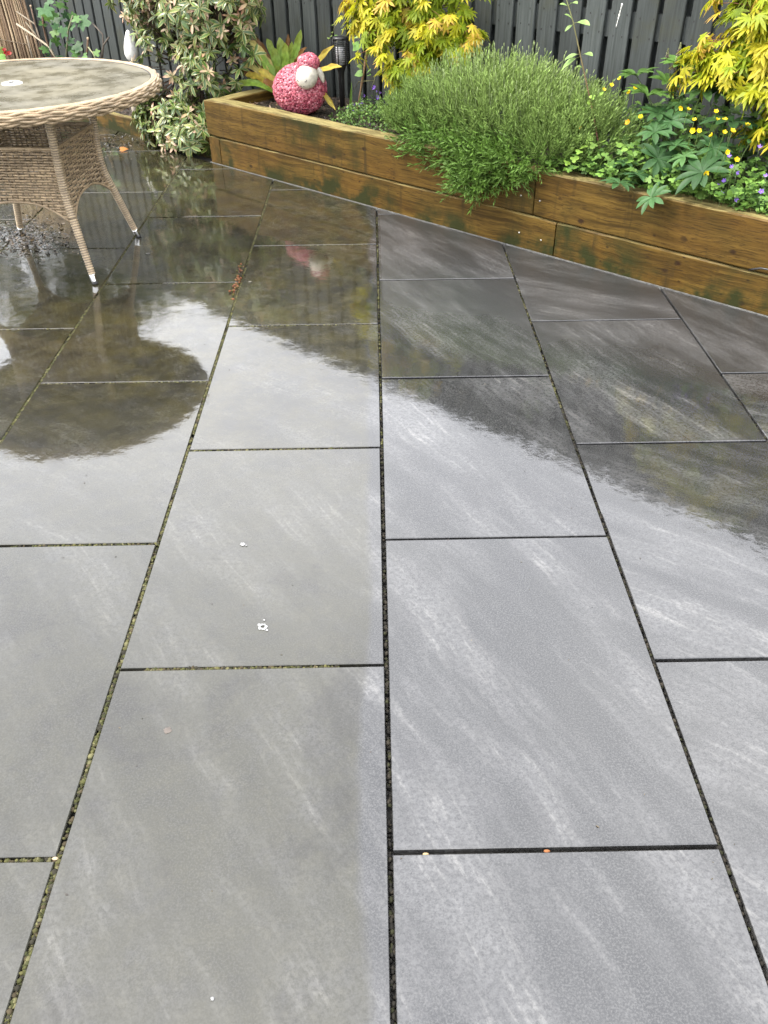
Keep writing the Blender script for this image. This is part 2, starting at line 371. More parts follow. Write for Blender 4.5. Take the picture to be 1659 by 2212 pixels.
def clip(poly, nrm, d):                          # keep nrm.p <= d
    out = []
    for i, a in enumerate(poly):
        b = poly[(i+1) % len(poly)]; da, db = a@nrm-d, b@nrm-d
        if da <= 0: out.append(a)
        if (da < 0 < db) or (db < 0 < da): out.append(a+(b-a)*(da/(da-db)))
    return out
BN2, BD2, B02 = BN[:2], BD[:2], B0[:2]
pm = MB()                                        # bedding under the slabs, seen in the open joints
pp = [np.array(v, float) for v in ((-4.3, -2.8), (5.0, -2.8), (5.0, 8.6), (-4.3, 8.6))]
pp = clip(pp, BN2, BN2@B02+.09)
pmv = np.array([(*q, -.017) for q in pp]); pm.add(pmv, [(0, i, i+1) for i in range(1, len(pp)-1)], (.1, .1, .1))
patio = obj('patio', pm.build('patio_bedding', M_JOINT, False)); setp(patio, kind='structure')
slabs = []
for i in range(-7, 9):
    famA = (i % 2 == 0)
    for j in range(-4, 9):
        y0 = (j if famA else j+.4962)*RP; y1 = y0+RP; x0 = i*SP; x1 = x0+SP
        if i*SP < -4.3 or x1 > 5.0 or y0 < -2.8: continue
        q = JN/2; jx = R.uniform(-.001, .001)
        poly = [np.array(v, float) for v in ((x0+q+jx, y0+q), (x1-q+jx, y0+q), (x1-q+jx, y1-q), (x0+q+jx, y1-q))]
        smax = max((p_-B02)@BD2 for p_ in poly)
        poly = clip(poly, BN2, BN2@B02+(.09 if smax < -.02 else -.004))
        if len(poly) < 3: continue
        P2 = np.array(poly); cen = P2.mean(0)
        ar = .5*abs(sum(P2[a][0]*P2[(a+1) % len(P2)][1]-P2[(a+1) % len(P2)][0]*P2[a][1] for a in range(len(P2))))
        if ar < .004: continue
        m = len(P2); tx, ty, dz = R.gauss(0, .0011), R.gauss(0, .0011), R.uniform(-.0012, .0004)
        inn = P2+(cen-P2)/np.linalg.norm(cen-P2, axis=1)[:, None]*.0026
        L = P2-cen; LI = inn-cen
        zt = lambda A: A[:, 0]*tx+A[:, 1]*ty+dz
        VV = np.concatenate([np.c_[LI, zt(LI)], np.c_[L, zt(L)-.0018], np.c_[L, np.full(m, -.0165)]])
        FF = [tuple(range(m))]
        me = bpy.data.meshes.new('slab')
        for k_ in range(m):
            k2 = (k_+1) % m; FF += [(m+k_, m+k2, k2, k_), (2*m+k_, 2*m+k2, m+k2, m+k_)]
        me.from_pydata(VV.tolist(), [], FF); me.materials.append(M_SLAB); me.update()
        o = obj('slab', me, patio, Matrix.Translation((cen[0], cen[1], 0)))
        slabs.append(o)

ms_ = MB(); ms_.box((.0, -.0075, -.015), (4.8, -.0005, .003), (.1, .1, .1))
obj('mortar_strip', ms_.build('mortar_strip', soil_material('pale_mortar', (.08, .08, .075), (.16, .16, .15)), False), patio, Matrix.Translation(B0.tolist()) @ Matrix.Rotation(BANG, 4, 'Z'))
# moss and grit in the unwashed joints
mo = MB()
def mossline(a, b, dens, wid=.004, tone=0, zz=-.007):
    a, b = np.array(a, float), np.array(b, float); Ln = np.linalg.norm(b-a); d = (b-a)/Ln; nn = np.array([-d[1], d[0]])
    for _ in range(int(Ln*dens*2)):
        u = R.random()*Ln
        if math.sin(u*9+a[0]*5)+math.sin(u*23+a[1])*0.7+R.uniform(-1, 1) < -1.0: continue
        p_ = a+d*u+nn*R.gauss(0, wid*.5)
        cc = R.choice([(.050, .052, .017), (.075, .072, .026), (.035, .038, .014), (.05, .04, .022), (.10, .095, .045), (.026, .024, .016)] if not tone else [(.02, .018, .014), (.012, .011, .009), (.035, .03, .022), (.025, .026, .012)])
        r_ = R.uniform(.0025, .0055); M = np.eye(4); M[:3, :3] = np.diag([r_*R.uniform(.8, 1.5), r_*R.uniform(.8, 1.5), r_*R.uniform(.6, 1.0)])@np.eye(3)
        M[:3, 3] = (p_[0], p_[1], zz+R.uniform(-.002, .003)); mo.tpl((ICO[0]*(1+NR.uniform(-.25, .25, (12, 1))), ICO[1], np.tile(np.array(cc)*R.uniform(.7, 1.2), (12, 1))), M)
ytop = lambda x: 3.0+(x+1)*-.9+1.9
mossline((0, -.9), (0, 3.75), 430); mossline((-SP, .6), (-SP, 4.3), 400); mossline((-2*SP, 1.2), (-2*SP, 5), 200)
for j in range(-1, 5):
    mossline((-SP, (j+.4962)*RP), (0, (j+.4962)*RP), 300 if j > 0 else 220, .004)
    mossline((-2*SP, j*RP), (-SP, j*RP), 260, .004)
    if j < 4: mossline((.06 if j == 0 else 0, j*RP), (.5 if j < 2 else .6, j*RP), 420 if j == 0 else 250, .004)
mossline((SP, .9), (SP, 3.2), 110, .003, 0, -.010); mossline((2*SP, 1.0), (2*SP, 2.6), 110, .003, 0, -.010)
for _ in range(56):                              # rusty moss tufts
    c_ = R.choice([(520, 590), (514, 607), (509, 622), (504, 640), (519, 578)]); p_ = gnd(c_[0]+R.gauss(0, 3.5), c_[1]+R.gauss(0, 5.5))
    M = np.diag([R.uniform(.003, .006)]*3+[1]); M[:3, 3] = (p_[0], p_[1], R.uniform(-.003, .007))
    mo.tpl((ICO[0], ICO[1], np.tile(np.array(R.choice([(.16, .065, .03), (.12, .05, .028), (.08, .07, .02), (.2, .10, .05)])), (12, 1))), M)
for px, py, c_ in ((920, 1843, (.42, .30, .16)), (1182, 1836, (.25, .10, .04)), (1235, 1161, (.45, .36, .22)), (118, 1852, (.4, .3, .2)), (290, 1640, (.03, .02, .02))):
    p_ = gnd(px, py); M = np.diag([.007, .004, .002, 1]); M[:3, 3] = (p_[0], p_[1], -.004); mo.tpl((ICO[0], ICO[1], np.tile(np.array(c_), (12, 1))), M)
for xx in (1, 2, 3, 4):
    mossline((xx*SP, -1.2), (xx*SP, 1.2), 160, .004, 1, -.0105)
setp(obj('joint_moss', mo.build('joint_moss', M_MOSS), patio), kind='stuff')
# small pale splashes on the slabs
def blob(name, px, py, rx, c, ring=False, seed=1, h=.0012):
    rr = random.Random(seed); m = MB(); cpt = gnd(px, py); N = 22; rings = (0.0, .55, 1.0)
    VV = [(0, 0, h)]
    for k_ in rings[1:]:
        for a in range(N):
            q = rx*k_*(1+rr.uniform(-.22, .22)); VV.append((q*math.cos(a*2*math.pi/N), q*math.sin(a*2*math.pi/N), h*(1.0 if k_ < 1 else .15)))
    FF = [] if ring else [(0, 1+a, 1+(a+1) % N) for a in range(N)]
    for a in range(N):
        b_ = (a+1) % N; FF += [(1+a, 1+N+a, 1+N+b_), (1+a, 1+N+b_, 1+b_)]
    m.add(VV, FF, c); o = obj(name, m.build(name, M_PETAL), patio, Matrix.Translation((cpt[0], cpt[1], .0012)))
    o['label'] = 'small white splash dried on the paving'
for q in ((568, 1355, .010, (.5, .51, .51), True, 3), (560, 1350, .004, (.4, .4, .4), False, 13), (577, 1362, .003, (.4, .4, .4), False, 14), (571, 1340, .0025, (.4, .4, .4), False, 15), (525, 1176, .007, (.3, .3, .3), False, 5), (532, 1179, .003, (.3, .3, .3), False, 25), (362, 1578, .008, (.13, .11, .095), False, 6), (459, 2158, .003, (.3, .3, .3), False, 8), (320, 548, .010, (.1, .095, .085), False, 9), (540, 609, .007, (.16, .15, .12), False, 10)):
    blob('splash_mark', *q)

# ------------------------------------------------------------------ raised bed of sleepers
RB = thing('raised_bed', 'raised bed of two courses of orange-brown timber sleepers in front of the grey fence', 'raised bed', B0, BANG)
def sleeper(parent, x0, x1, y0, y1, z0, z1, seed, sag=.003):
    """timber baulk: rounded arrises, faces a little uneven"""
    rr = random.Random(seed); nx = max(4, int((x1-x0)/.07)); b = .006
    ring = [(y0+b, z0), (y0, z0+b), (y0, (z0+z1)/2), (y0, z1-b), (y0+b, z1), ((y0+y1)/2, z1), (y1-b, z1), (y1, z1-b), (y1, (z0+z1)/2), (y1, z0+b), (y1-b, z0), ((y0+y1)/2, z0)]
    ph = [rr.uniform(0, 6) for _ in range(4)]; N = len(ring); VV = []
    for i in range(nx+1):
        x = x0+(x1-x0)*i/nx; wy = .0012*math.sin(x*3.1+ph[0])+rr.gauss(0, .0004)
        for k_, (yy, zz) in enumerate(ring):
            e = (.0012*math.sin(x*5+ph[1])+.0008*math.sin(x*17+ph[2])+rr.gauss(0, .0005)) if zz > (z0+z1)/2 else 0.0
            sh = .004 if i in (0, nx) else 0.0
            cy, cz = (y0+y1)/2, (z0+z1)/2
            VV.append((x, yy+wy+(cy-yy)*sh/.1, zz+e+(cz-zz)*sh/.1))
    FF = []
    for i in range(nx):
        for k_ in range(N): FF.append((i*N+k_, (i+1)*N+k_, (i+1)*N+(k_+1) % N, i*N+(k_+1) % N))
    me = bpy.data.meshes.new('sleeper'); FF += [tuple(range(N)), tuple(nx*N+k_ for k_ in reversed(range(N)))]
    me.from_pydata(VV, [], FF); me.materials.append(M_WOOD); me.update()
    for p_ in me.polygons: p_.use_smooth = False
    return obj('sleeper', me, parent, Matrix.Identity(4), world=False)
ZM, ZT = .157, .362
sleeper(RB, .0, 2.392, 0, .10, ZM+.004, ZT, 1)
sleeper(RB, 2.398, 4.795, 0.001, .10, ZM+.004, ZT, 2)
sleeper(RB, .106, 2.522, .002, .10, -.07, ZM, 3)
sleeper(RB, 2.528, 4.795, .003, .10, -.07, ZM, 4)
def return_sleeper(z0, z1, s0, y0, seed):        # end course running back to the fence
    o = sleeper(RB, 0, .73-y0, -.10, 0, z0, z1, seed)
    o.matrix_basis = Matrix.Translation((s0, y0, 0)) @ Matrix.Rotation(rad(90), 4, 'Z')
    MW[o.name] = MW[RB.name] @ o.matrix_basis
return_sleeper(ZM+.004, ZT-.002, .002, .104, 5); return_sleeper(-.07, ZM, .002, .004, 6)
M_STEEL = flat('screw_steel', (.62, .6, .56), .3, .9)
for px, py in ((1696, 636), (1757, 654), (1690, 757), (1761, 782)):
    P = tobed(pt(px/1.507, py/1.507, 0)); m = MB(); m.add(*lathe([(0, .003), (.003, .0025), (.004, 0)], 10), (.6, .6, .6))
    obj('screw_head', m.build('screw_head', M_STEEL), RB, Matrix.Translation((P[0], -.0005, P[2])) @ Matrix.Rotation(rad(90), 4, 'X'), world=False)
sm = MB()
def terrain(s0, s1, t0, t1, z, amp, mat, name, ds=.03):
    a, b = np.meshgrid(np.arange(s0, s1, ds), np.arange(t0, t1, ds)); h = z+amp*(np.sin(a*9+b*5)+np.sin(b*17-a*6)+.6*np.sin(a*31)*np.sin(b*27))*.4+NR.normal(0, amp*.25, a.shape)
    P = np.stack([bed(u, v, w) for u, v, w in zip(a.ravel(), b.ravel(), h.ravel())]); ny, nx = a.shape
    i = np.arange(ny-1)[:, None]*nx; j = np.arange(nx-1)[None]
    F = np.stack([i+j, i+j+1, i+nx+j+1, i+nx+j], -1).reshape(-1, 4)
    return setp(obj(name, mesh(name, P, F, None, mat)), kind='structure')
terrain(.09, 4.8, .105, .80, .305, .012, M_SOIL, 'raised_bed_soil')
terrain(-8.5, .01, .14, .80, .075, .010, M_SOIL, 'low_bed_soil')
# bark chips and litter on the soil
ch = MB()
def chip(P, L, c, flatn=.25):
    d = rdir(); d[2] *= .3; up = np.array([R.gauss(0, .35), R.gauss(0, .35), 1]); w = L*R.uniform(.25, .5)
    VV = np.array([(-.5, -.2, 0), (-.2, -.5, .1), (.4, -.4, .05), (.5, .1, 0), (.2, .5, .12), (-.4, .4, .05), (0, 0, .25)])*np.array([L, w, L*flatn])
    M = frame(P, d, up); ch.add(VV@M[:3, :3].T+M[:3, 3], [(6, 0, 1), (6, 1, 2), (6, 2, 3), (6, 3, 4), (6, 4, 5), (6, 5, 0)], c)
for _ in range(900):
    s_ = R.uniform(.12, 1.7); chip(bed(s_, R.uniform(.12, .72), .31+R.uniform(-.004, .012)), R.uniform(.012, .035), R.choice([(.09, .05, .03), (.05, .03, .02), (.16, .10, .06), (.03, .02, .015)]))
for _ in range(700):
    s_ = R.uniform(-2.6, -.1); chip(bed(s_, R.uniform(.15, .72), .08+R.uniform(-.004, .012)), R.uniform(.015, .04), R.choice([(.09, .05, .03), (.05, .03, .02), (.16, .10, .07), (.12, .06, .05)]))
setp(obj('bark_mulch', ch.build('bark_mulch', M_BITS)), kind='stuff')
# low edging of the bed behind the table
LB = thing('low_bed_edging', 'low pale timber edging of the bed behind the rattan table', 'edging', bed(0, 0, 0), BANG)
sleeper(LB, -2.3, -.012, .094, .14, -.07, .105, 11); sleeper(LB, -6.6, -2.305, .095, .14, -.07, .103, 12)

# ------------------------------------------------------------------ fence
FN = thing('fence', 'dark grey painted timber fence of upright boards behind the beds', 'fence', bed(0, .75, 0), BANG)
PITCHB, BWD, FT = .133, .106, 1.62
ph0 = 1.963+.012
bm = []
for v in range(4):                               # four slightly different boards shared between all
    rr = random.Random(40+v); nz = 12; VV = []
    for i in range(nz+1):
        z = .012+(FT-.012)*i/nz; e = rr.gauss(0, .0007); f = rr.gauss(0, .0007)
        VV += [(e+.003, 0, z), (e, .003, z), (e, .016, z), (BWD+f, .016, z), (BWD+f, .003, z), (BWD+f-.003, 0, z)]
    FF = [(i*6+k_, i*6+(k_+1) % 6, (i+1)*6+(k_+1) % 6, (i+1)*6+k_) for i in range(nz) for k_ in range(6)]
    FF += [tuple(reversed(range(6))), tuple(nz*6+k_ for k_ in range(6))]
    me = bpy.data.meshes.new('board'); me.from_pydata(VV, [], [tuple(reversed(f_)) for f_ in FF]); me.materials.append(M_FENCE); me.update(); bm.append(me)
nb = MB()
for i in range(-85, 29):
    s_ = ph0+i*PITCHB
    M = Matrix.Translation((s_+R.gauss(0, .0012), R.gauss(0, .0008), R.uniform(-.004, .004))) @ Matrix.Rotation(R.gauss(0, .0016), 4, 'Y')
    obj('board', bm[i % 4], FN, M, world=False)
    obj('back_board', bm[(i+2) % 4], FN, Matrix.Translation((s_+PITCHB/2-.0105, .066, R.uniform(-.004, .004))) @ Matrix.Diagonal((1.2, 1, 1, 1)), world=False)
    for z in (.81, .89, .20, .28, 1.40, 1.48):
        for dx in (.025, .084):
            if R.random() < .85:
                p_ = (s_+dx+R.gauss(0, .004), .0, z+R.gauss(0, .006)); nb.box((p_[0]-.0025, -.0008, p_[2]-.004), (p_[0]+.0025, .002, p_[2]+.004), (.008, .008, .008))
for z0, z1 in ((.795, .905), (.18, .29), (1.38, 1.49)):
    for a, b in ((-9.4, -4.8), (-4.8, -1.9), (-1.9, 1.1), (1.1, 3.9), (3.9, 5.8)):
        m = MB(); m.box((a+.002, .018, z0), (b-.002, .062, z1)); obj('rail', m.build('rail', M_FENCE, False), FN, Matrix.Identity(4), world=False)
setp(obj('nail_heads', nb.build('nail_heads', flat('rusty_nail', (.012, .011, .010), .6), False), FN, Matrix.Identity(4), world=False), kind='stuff')
P = tobed(pt(1338, 32, .75)); m = MB()
for k_ in range(7):
    zz = P[2]-.045+.014*k_; m.tpl((ICO[0], ICO[1], np.tile(np.array([.7, .7, .66]), (12, 1))), np.array([[.004*R.uniform(.6, 1.4), 0, 0, P[0]+.0022*k_-.007], [0, .0012, 0, -.001], [0, 0, .011, zz], [0, 0, 0, 1]]))
obj('bird_dropping', m.build('bird_dropping', M_PETAL), FN, Matrix.Identity(4), world=False)

# ================================================================== RATTAN TABLE
TC = np.array([-.915, 2.605]); TZ, TR, TA = .745, .603, rad(39.5)
TB = thing('rattan_table', 'round beige rattan garden table with glass top and splayed wrapped legs', 'table', (TC[0], TC[1], 0), TA)
def wicker_material():
    k = NT('wicker'); c = k.colr(); P = k.objco(); n = k.noise(P, 190, 3, .6); m = k.noise(P, 14, 4)
    f = k.math('MULTIPLY', k.step(n, .3, .7, .78, 1.15), k.step(m, .3, .7, .8, 1.15))
    vm = k.n('VectorMath', operation='SCALE'); k.put(vm.inputs[0], c); k.put(vm.inputs['Scale'], f)
    k.set(Base_Color=vm.outputs[0], Roughness=.42, Specular_IOR_Level=.45, Normal=k.bump(n, .3, .001)); return k.m
M_WICK = wicker_material()
def wc(): 
    v = R.uniform(.75, 1.15); return np.array([.33, .245, .150])*v
prof = np.array([(.0, .426), (.03, .418), (.24, .347), (.28, .332), (.32, .318), (.38, .308), (.45, .307), (.535, .314), (.60, .318), (.70, .322)])
rz = lambda z: np.interp(z, prof[:, 0], prof[:, 1])
# woven panels of the skirt
def woven_panel(k_):
    a0, a1 = k_*math.pi/2, (k_+1)*math.pi/2; m = MB()
    def P(u, z, out=0.0):
        r_ = rz(z); A = np.array([math.cos(a0), math.sin(a0)])*r_; B_ = np.array([math.cos(a1), math.sin(a1)])*r_
        nn = np.array([math.cos((a0+a1)/2), math.sin((a0+a1)/2)]); q = A*(1-u)+B_*u+nn*out; return (q[0], q[1], z)
    zb = lambda u: .238+.088*(1-abs(2*u-1)**2.6)
    NS = 9; rows = 27
    for i in range(rows):
        z = .531-.0109*i; us = np.linspace(.012, .988, NS*12+1); ok = z > np.array([zb(u) for u in us])+.003
        run = []
        base = wc(); ph = i % 2
        loose = .0042 if (i//4) % 2 == 0 or i > 15 else .0034
        for q, u in enumerate(us):
            if ok[q]: run.append((u, q))
            if (not ok[q] or q == len(us)-1) and run:
                if len(run) > 3:
                    path = [P(u_, z+R.gauss(0, .0004), loose*math.sin((u_*NS+ph)*math.pi)) for u_, q_ in run]
                    cc = np.array([base*(1+.12*math.sin(q_*.7+i)) for u_, q_ in run]); m.tube(path, .0045, 6, cc)
                run = []
    for i in range(NS*2):
        u = (i+.5)/NS/2; zs = np.linspace(max(zb(u), .243)+.002, .533, 8); m.tube([P(u, z) for z in zs], .0034, 5, wc()*.45)  # stakes darkened: shade of the gaps between strands put into their colour
    us = np.linspace(.03, .97, 40); m.tube([P(u, zb(u)-.001) for u in us], .0058, 6, wc())
    us = np.linspace(0, 1, 60); m.tube([P(u, .5395, .0015*math.sin(u*120)) for u in us], .0075, 6, wc()*.95)
    return m
for k_ in range(4):
    setp(obj('woven_panel', woven_panel(k_).build('woven_panel', M_WICK), TB, Matrix.Identity(4), world=False), kind='stuff')
M_CHROME = flat('chrome_foot', (.78, .78, .77), .16, 1.0); M_RUB_GAP = flat('black_rubber_and_gap', (.02, .02, .02), .6)
def wrapped(path, r0, r1, pitch=.0102, amp=.0019):
    P = np.array(path, float); seg = np.linalg.norm(np.diff(P, axis=0), axis=1); S_ = np.r_[0, np.cumsum(seg)]; Ln = S_[-1]
    ss = np.arange(0, Ln, pitch/4); Q = np.stack([np.interp(ss, S_, P[:, c_]) for c_ in range(3)], 1); ph = (np.arange(len(ss)) % 4)
    rr = r0+(r1-r0)*ss/Ln+amp*np.array([-1, .5, 1, .5])[ph]
    cc = np.array([np.array([.40, .31, .20])*(.22 if p_ == 0 else 1.0)*random.Random(int(i//4)).uniform(.85, 1.12) for i, p_ in enumerate(ph)])  # colour drops in each groove, painting the shade between the wraps
    m = MB(); m.tube(Q, rr, 12, cc); return m
for k_ in range(4):
    a = k_*math.pi/2; e = np.array([math.cos(a), math.sin(a)])
    zs = np.linspace(.262, .70, 16); obj('corner_post', wrapped([(*(e*(rz(z)+.002)), z) for z in zs[::-1]], .0165, .0175).build('corner_post', M_WICK), TB, Matrix.Identity(4), world=False)
    top = np.array([*(e*.341), .262]); bot = np.array([*(e*.4165), .036]); dr = (bot-top)/np.linalg.norm(bot-top)
    lg = obj('leg', wrapped([top, bot], .0165, .0135).build('leg', M_WICK), TB, Matrix.Identity(4), world=False)
    m = MB(); m.tube([bot-dr*.004, bot+dr*.001, bot+dr*.028, bot+dr*.030], [.0138, .0142, .0128, .012], 14, (.8, .8, .8)); MW[lg.name] = MW[TB.name]
    obj('foot_cap', m.build('foot_cap', M_CHROME), lg, Matrix.Identity(4), world=False)
    m = MB(); f = bot+dr*.037; m.tube([(*f[:2], .0005), (*f[:2], .003), (f[0]-e[0]*.001, f[1]-e[1]*.001, .008)], [.0135, .014, .012], 14, (.02, .02, .02)); obj('foot_pad', m.build('foot_pad', M_RUB_GAP), lg, Matrix.Identity(4), world=False)
# top: woven sheet, glass, braided rim
def topweave_material():
    k = NT('woven_top'); P = k.objco(); x, y = k.sep(P)[0], k.sep(P)[1]
    Pr = k.mapv(P, rot=(0, 0, rad(-8)), scale=(1, 1, 1)); xs, ys = k.sep(Pr)[0], k.sep(Pr)[1]
    a = k.math('SINE', k.math('MULTIPLY', xs, 2*math.pi/.020)); b = k.math('SINE', k.math('MULTIPLY', ys, 2*math.pi/.024))
    w = k.math('MULTIPLY', a, b); ph = k.math('ABSOLUTE', k.math('SINE', k.math('MULTIPLY', ys, 2*math.pi/.024)))
    c = k.mix(k.step(w, -.9, .5), (.040, .031, .022), (.15, .122, .082))
    c = k.mix(k.step(k.noise(P, 5, 4, .6), .35, .7, 0, .55), c, (.15, .13, .095))
    st = k.math('MULTIPLY', k.step(k.noise(P, 3.1, 5, .7, .6), .5, .64), k.step(k.noise(P, 30, 4, .7), .3, .6))
    c = k.mix(k.math('MULTIPLY', st, .6), c, (.25, .21, .075))
    k.set(Base_Color=c, Roughness=.6, Specular_IOR_Level=.2, Normal=k.bump(k.math('ADD', w, k.noise(P, 160, 2)), .5, .003)); return k.m
m = MB(); V_, F_ = lathe([(0, .7385), (.2, .7385), (.4, .7385), (.57, .7385), (.57, .722), (0, .722)], 64); m.add(V_, F_)
obj('woven_top', m.build('woven_top', topweave_material(), False), TB, Matrix.Identity(4), world=False)
def glass_material():
    k = NT('wet_table_glass'); fr = k.n('Fresnel'); fr.inputs['IOR'].default_value = 1.33
    gl = k.n('BsdfGlossy'); tr = k.n('BsdfTransparent'); ms = k.n('MixShader'); P = k.objco()
    k.put(gl.inputs['Roughness'], k.step(k.noise(P, 8, 4), .35, .65, .2, .45)); k.put(gl.inputs['Color'], (.22, .22, .21)); k.put(tr.inputs['Color'], (.95, .97, .95))
    nb_ = k.bump(k.noise(P, 60, 4, .6), .12, .002); k.put(gl.inputs['Normal'], nb_)
    k.t.links.new(fr.outputs[0], ms.inputs[0]); k.t.links.new(tr.outputs[0], ms.inputs[1]); k.t.links.new(gl.outputs[0], ms.inputs[2])
    df = k.n('BsdfDiffuse'); k.put(df.inputs['Color'], (.195, .175, .118)); m2 = k.n('MixShader')
    k.put(m2.inputs[0], k.math('MULTIPLY', k.step(k.noise(P, 4, 5, .65), .3, .7, .35, .9), .75))       # film of pollen and dried rain
    k.t.links.new(ms.outputs[0], m2.inputs[1]); k.t.links.new(df.outputs[0], m2.inputs[2])
    k.t.links.new(m2.outputs[0], k.out.inputs['Surface']); return k.m
m = MB(); V_, F_ = lathe([(0.0, .7435), (.25, .7435), (.565, .7435), (.567, .742), (.567, .7395)], 72); m.add(V_, F_)
obj('glass_top', m.build('glass_top', glass_material(), False), TB, Matrix.Identity(4), world=False)
m = MB(); V_, F_ = lathe([(.5672, .735), (.5672, .7445), (.5715, .7450), (.5715, .735)], 96); m.add(V_, F_)
obj('glass_gap_ring', m.build('glass_gap_ring', M_RUB_GAP), TB, Matrix.Identity(4), world=False)  # black ring painted in for the shaded gap between glass and rim
rm = MB()
rows = [(.5755, .7445, 0), (.5835, .7455, 0), (.5915, .7440, 0), (.5985, .7385, 1), (.6030, .7305, 1), (.6045, .7215, 1), (.6025, .7125, 1), (.5970, .7045, 1), (.5890, .6995, 1), (.5800, .6985, 1)]
th = np.linspace(0, 2*np.pi, 421)[:-1]
for i, (r_, z_, wv) in enumerate(rows):
    am = .0042 if wv else .0006; w_ = np.sin(th*38+(i % 2)*np.pi+i*.5)
    nrm_ = np.array([r_-.578, z_-.722]); nrm_ = nrm_/np.linalg.norm(nrm_)
    rr_ = r_+am*w_*nrm_[0]; zz_ = z_+am*w_*nrm_[1]+(.0018*np.cos(th*38+i*.5) if wv else 0)
    b_ = wc()*(1.12 if not wv else 1.0); path = np.stack([rr_*np.cos(th), rr_*np.sin(th), zz_], 1)
    path = np.concatenate([path, path[:2]]); cc = np.array([b_*(1+.10*math.sin(q*.23+i)) for q in range(len(path))])
    rm.tube(path, .0056, 6, cc, cap=False)
V_, F_ = lathe([(.572, .735), (.596, .735), (.599, .722), (.594, .709), (.575, .704), (.565, .72), (.565, .735)], 64); rm.add(V_, F_, (.05, .035, .02))  # dark core, coloured as the shade behind the rim strands
setp(obj('braided_rim', rm.build('braided_rim', M_WICK), TB, Matrix.Identity(4), world=False), kind='stuff')
m = MB(); V_, F_ = lathe([(0, .7492), (.034, .7490), (.041, .7475), (.043, .7437)], 32); m.add(V_, F_, (.8, .79, .75))
obj('parasol_hole_cap', m.build('parasol_hole_cap', flat('white_plastic_cap', (.82, .81, .77), .35)), TB, Matrix.Identity(4), world=False)
m = MB()
for a in (0, math.pi/2):
    c_, s2 = math.cos(a), math.sin(a); m.tube([(-.33*c_, -.33*s2, .70), (.33*c_, .33*s2, .70)], .013, 8, (.10, .075, .05))
obj('top_frame', m.build('top_frame', M_WICK), TB, Matrix.Identity(4), world=False)

# ================================================================== LEAF TEMPLATES  (vertices, triangles, vertex colours; along +X, face up +Z)
def blade(L, W, nseg, wf, droop=.25, fold=.12, cm=(.1, .2, .05), ce=None, ctip=None, wave=0.0, cols=5, twist=0.0):
    xs = np.linspace(0, 1, nseg+1); VV, CC = [], []
    js = np.linspace(-1, 1, cols)
    for i, x in enumerate(xs):
        w = W*.5*wf(x)
        for j in js:
            y = w*j; z = -droop*L*x*x+fold*abs(j)*w+wave*W*math.sin(x*26+1.3*j)*abs(j)
            if twist: y, z = y*math.cos(twist*x)-0*z, z+y*math.sin(twist*x)
            VV.append((L*x, y, z)); c = np.array(cm, float)
            if ce is not None and abs(j) > .7: c = np.array(ce, float)
            if ctip is not None: c = c*(1-x**2)+np.array(ctip)*x**2
            CC.append(c)
    F = []
    for i in range(nseg):
        for j in range(cols-1):
            a = i*cols+j; F += [(a, a+cols, a+cols+1), (a, a+cols+1, a+1)]
    return np.array(VV), np.array(F), np.array(CC)
def tmerge(*Ts):
    V_, F_, C_, n_ = [], [], [], 0
    for T in Ts: V_.append(T[0]); F_.append(T[1]+n_); C_.append(T[2]); n_ += len(T[0])
    return np.concatenate(V_), np.concatenate(F_), np.concatenate(C_)
def txf(T, M): return T[0]@M[:3, :3].T+M[:3, 3], T[1], T[2]
def outline_leaf(pts, center, cc, ce, droop=.3, cup=0.0):
    """flat lobed leaf from an outline (x, y) fanned about a centre point, tips drooping"""
    P = np.array(pts, float); c = np.array(center, float); mid = c+(P-c)*.5; N = len(P)
    VV = np.concatenate([[c], mid, P]); r2 = ((VV-c)**2).sum(1); z = -droop*r2+cup*np.sqrt(r2)
    CC = np.concatenate([[cc], [cc]*N, [ce]*N]); F = []
    for i in range(N):
        j = (i+1) % N; F += [(0, 1+i, 1+j), (1+i, 1+N+i, 1+N+j), (1+i, 1+N+j, 1+j)]
    return np.c_[VV, z], np.array(F), np.array(CC, float)
def acer_leaf(cc, ce, rr, size=1.0):
    angs = [0, 34, 68, 108]; lens = [1.0, .9, .70, .42]; pts = []
    full = [(-a, l) for a, l in list(zip(angs, lens))[:0:-1]]+list(zip(angs, lens))
    for q, (a, l) in enumerate(full):
        l *= rr.uniform(.9, 1.1); a = a+rr.uniform(-4, 4); ca = rad(a); w = .088*l+.018
        e = np.array([math.cos(ca), math.sin(ca)]); nn = np.array([-e[1], e[0]])
        pts += [e*l*.36-nn*w*.85, e*l*.66-nn*w, e*l, e*l*.66+nn*w, e*l*.36+nn*w*.85]
        if q < len(full)-1:
            a2 = rad((a+full[q+1][0])/2); pts.append(np.array([math.cos(a2), math.sin(a2)])*.27)
    pts.append(np.array([-.10, .0]))
    T = outline_leaf(np.array(pts)*size, (0.04*size, 0), cc, ce, .38/size, .06); return T
def lobed_leaf(cc, ce, rr, lobes=5, depth=.35, spread=230, teeth=2):
    pts = []; N = lobes
    for q in range(N):
        a = -spread/2+spread*q/(N-1); l = 1.0-.35*abs(q-(N-1)/2)/((N-1)/2)
        for tt in np.linspace(-.42, .42, 3+teeth):
            aa = rad(a+tt*spread/(N-1)); k_ = l*(1-.35*(abs(tt)/.42)**1.5)*rr.uniform(.93, 1.06); pts.append((math.cos(aa)*k_, math.sin(aa)*k_))
        if q < N-1: aa = rad(a+.5*spread/(N-1)); pts.append((math.cos(aa)*(1-depth-.25), math.sin(aa)*(1-depth-.25)))
    pts.append((-.12, 0)); return outline_leaf(pts, (0, 0), cc, ce, .18, .12)
